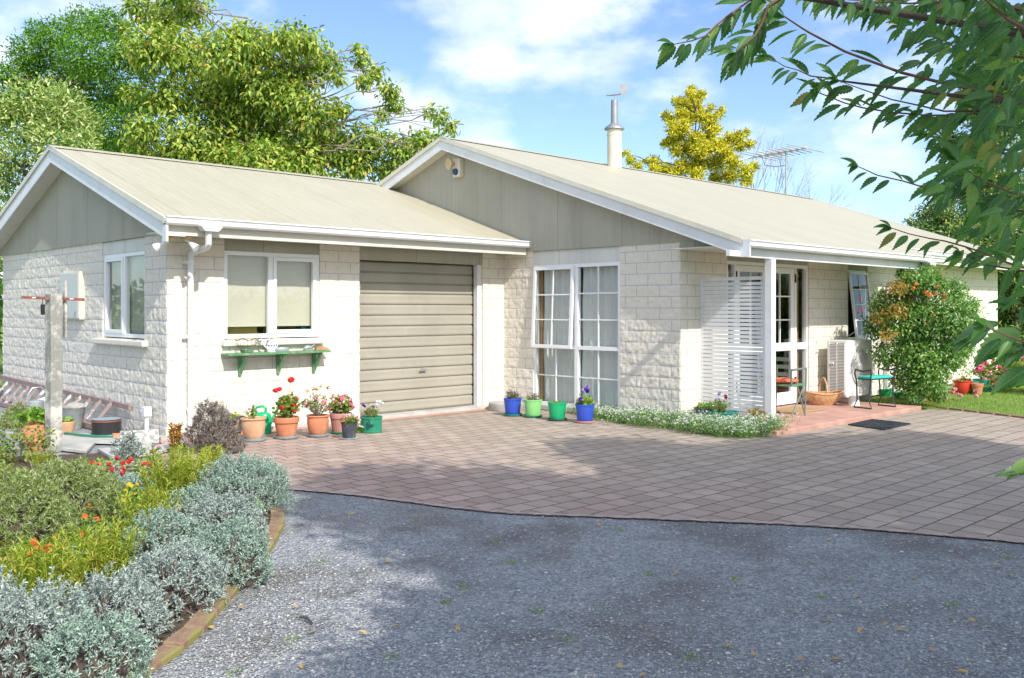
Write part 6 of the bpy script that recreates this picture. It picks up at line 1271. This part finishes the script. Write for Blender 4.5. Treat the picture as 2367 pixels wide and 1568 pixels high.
for c in C:
    k=min(range(3),key=lambda i:(Vector((c[0],c[1],0))-bases[i]).length);sets[k].append((c[0],c[1],c[2],.30))
for i,st in enumerate(sets):
    if st: tree('shade_tree',['leafy tree behind the photographer, nearest the bed','leafy tree behind the photographer, middle one of three','leafy tree behind the photographer, farthest to the right'][i],'tree',tuple(bases[i]),st,M['lv_dark'],M['barkd'],420,.16,.09,trunk_r=.13,twigs=0,shell=.9,fork=(bases[i].x,bases[i].y,2.6),group='trees shading the drive')
# ================================================================= LIGHT, SKY, CAMERA
w=bpy.data.worlds.new('World');SC.world=w;w.use_nodes=True;nt=w.node_tree;nt.nodes.clear();N=nt.nodes.new;Lk=nt.links.new
out=N('ShaderNodeOutputWorld');bg=N('ShaderNodeBackground');sk=N('ShaderNodeTexSky');sk.sky_type='NISHITA';sk.sun_disc=False
el=math.asin(SUN.z);sk.sun_elevation=el;az=math.atan2(SUN.x,SUN.y);sk.sun_rotation=az;sk.altitude=50;sk.air_density=1.0;sk.dust_density=.6;sk.ozone_density=1.6
tc=N('ShaderNodeTexCoord');nr=N('ShaderNodeVectorMath');nr.operation='NORMALIZE';Lk(tc.outputs['Generated'],nr.inputs[0])
mp=N('ShaderNodeMapping');mp.inputs['Scale'].default_value=(1,1,2.2);Lk(nr.outputs[0],mp.inputs[0])
n1=N('ShaderNodeTexNoise');n1.inputs['Scale'].default_value=7.;n1.inputs['Detail'].default_value=9;n1.inputs['Roughness'].default_value=.56;Lk(mp.outputs[0],n1.inputs['Vector'])
blobs=[(1110,60,.17,1.),(1260,20,.17,1.),(1420,80,.14,.8),(1560,130,.15,.75),(1250,200,.10,.6),(980,290,.10,1.15),(1090,330,.09,1.15),(900,220,.07,1.1),(1130,290,.06,.9),(850,170,.05,.9),(600,10,.14,.6),(350,20,.14,.75),(0,110,.10,.8),(1620,230,.12,.6),(1850,370,.16,.75),(2000,300,.16,.75),(1700,330,.14,.6),(1950,430,.10,.6),(2060,150,.16,.7),(2250,260,.2,.6),(1880,500,.09,.6),(690,300,.12,.9),(1400,-260,.3,.6),(300,-300,.4,.7),(2300,-100,.3,.7)]
acc=None
for (x,y,r,s) in blobs:
    d=ray(x,y).normalized();ds=N('ShaderNodeVectorMath');ds.operation='DISTANCE';Lk(nr.outputs[0],ds.inputs[0]);ds.inputs[1].default_value=tuple(d)
    mr=N('ShaderNodeMapRange');mr.interpolation_type='SMOOTHSTEP';Lk(ds.outputs['Value'],mr.inputs[0]);mr.inputs[1].default_value=0;mr.inputs[2].default_value=r;mr.inputs[3].default_value=s;mr.inputs[4].default_value=0
    if acc is None: acc=mr.outputs[0]
    else:
        mx=N('ShaderNodeMath');mx.operation='MAXIMUM';Lk(acc,mx.inputs[0]);Lk(mr.outputs[0],mx.inputs[1]);acc=mx.outputs[0]
# wide noise that mottles the added fill cloud around the sun
n2=N('ShaderNodeTexNoise');n2.inputs['Scale'].default_value=2.2;n2.inputs['Detail'].default_value=7;Lk(mp.outputs[0],n2.inputs['Vector'])
a1=N('ShaderNodeMath');a1.operation='MULTIPLY_ADD';Lk(n1.outputs[0],a1.inputs[0]);a1.inputs[1].default_value=2.3;a1.inputs[2].default_value=-1.40
a2=N('ShaderNodeMath');a2.operation='ADD';Lk(a1.outputs[0],a2.inputs[0]);Lk(acc,a2.inputs[1])
m1=N('ShaderNodeMapRange');m1.interpolation_type='SMOOTHSTEP';Lk(a2.outputs[0],m1.inputs[0]);m1.inputs[1].default_value=.10;m1.inputs[2].default_value=.80;m1.inputs[4].default_value=.92
# cloud brightness: soft grey bases
n3=N('ShaderNodeTexNoise');n3.inputs['Scale'].default_value=9.;n3.inputs['Detail'].default_value=5;Lk(mp.outputs[0],n3.inputs['Vector'])
cr_=N('ShaderNodeValToRGB');cr_.color_ramp.elements[0].position=.32;cr_.color_ramp.elements[0].color=(4.3,5.0,6.5,1);cr_.color_ramp.elements[1].position=.68;cr_.color_ramp.elements[1].color=(6.0,6.4,7.4,1);Lk(n3.outputs[0],cr_.inputs[0])
tint=N('ShaderNodeMix');tint.data_type='RGBA';tint.blend_type='MULTIPLY';tint.inputs[0].default_value=1;Lk(sk.outputs[0],tint.inputs[6]);tint.inputs[7].default_value=SKYT
mix=N('ShaderNodeMix');mix.data_type='RGBA';Lk(m1.outputs[0],mix.inputs[0]);Lk(tint.outputs[2],mix.inputs[6]);Lk(cr_.outputs[0],mix.inputs[7])
# added fill light: unseen bright cloud around the sun, behind the camera
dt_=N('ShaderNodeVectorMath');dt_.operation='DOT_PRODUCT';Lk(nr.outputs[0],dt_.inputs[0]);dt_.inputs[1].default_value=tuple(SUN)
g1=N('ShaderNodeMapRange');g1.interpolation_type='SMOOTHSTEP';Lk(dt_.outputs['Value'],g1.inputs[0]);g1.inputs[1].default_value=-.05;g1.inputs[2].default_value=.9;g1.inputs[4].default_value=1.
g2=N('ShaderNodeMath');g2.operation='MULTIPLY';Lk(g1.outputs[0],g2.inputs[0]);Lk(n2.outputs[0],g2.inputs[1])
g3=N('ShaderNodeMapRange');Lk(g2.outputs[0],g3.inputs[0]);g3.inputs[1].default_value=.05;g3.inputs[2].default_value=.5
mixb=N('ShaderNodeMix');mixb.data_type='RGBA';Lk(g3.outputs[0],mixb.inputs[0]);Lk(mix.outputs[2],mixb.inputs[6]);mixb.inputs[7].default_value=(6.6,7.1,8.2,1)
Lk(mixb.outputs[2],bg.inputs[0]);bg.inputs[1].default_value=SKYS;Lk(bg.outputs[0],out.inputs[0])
sl=bpy.data.lights.new('Sun','SUN');sl.energy=SUNE;sl.angle=math.radians(.55);sl.color=(1.,.955,.88);so=bpy.data.objects.new('Sun',sl);COL.objects.link(so)
so.rotation_euler=SUN.to_track_quat('Z','Y').to_euler();so.location=(0,-20,20)
cam=bpy.data.cameras.new('Camera');co=bpy.data.objects.new('Camera',cam);COL.objects.link(co);co.location=CAM;co.rotation_euler=(math.radians(90),0,math.atan2(-FW.x,FW.y))
cam.sensor_width=36;cam.lens=36*FO/2367;cam.shift_x=0;cam.shift_y=-(784-HZ)/2367;cam.clip_start=.05;cam.clip_end=2000;SC.camera=co
SC.view_settings.view_transform='Standard';SC.view_settings.look='None';SC.view_settings.exposure=EXPO;SC.view_settings.gamma=1
SC.cycles.max_bounces=8;SC.cycles.transparent_max_bounces=12;SC.cycles.diffuse_bounces=4;SC.cycles.use_denoising=True
bpy.context.view_layer.update()
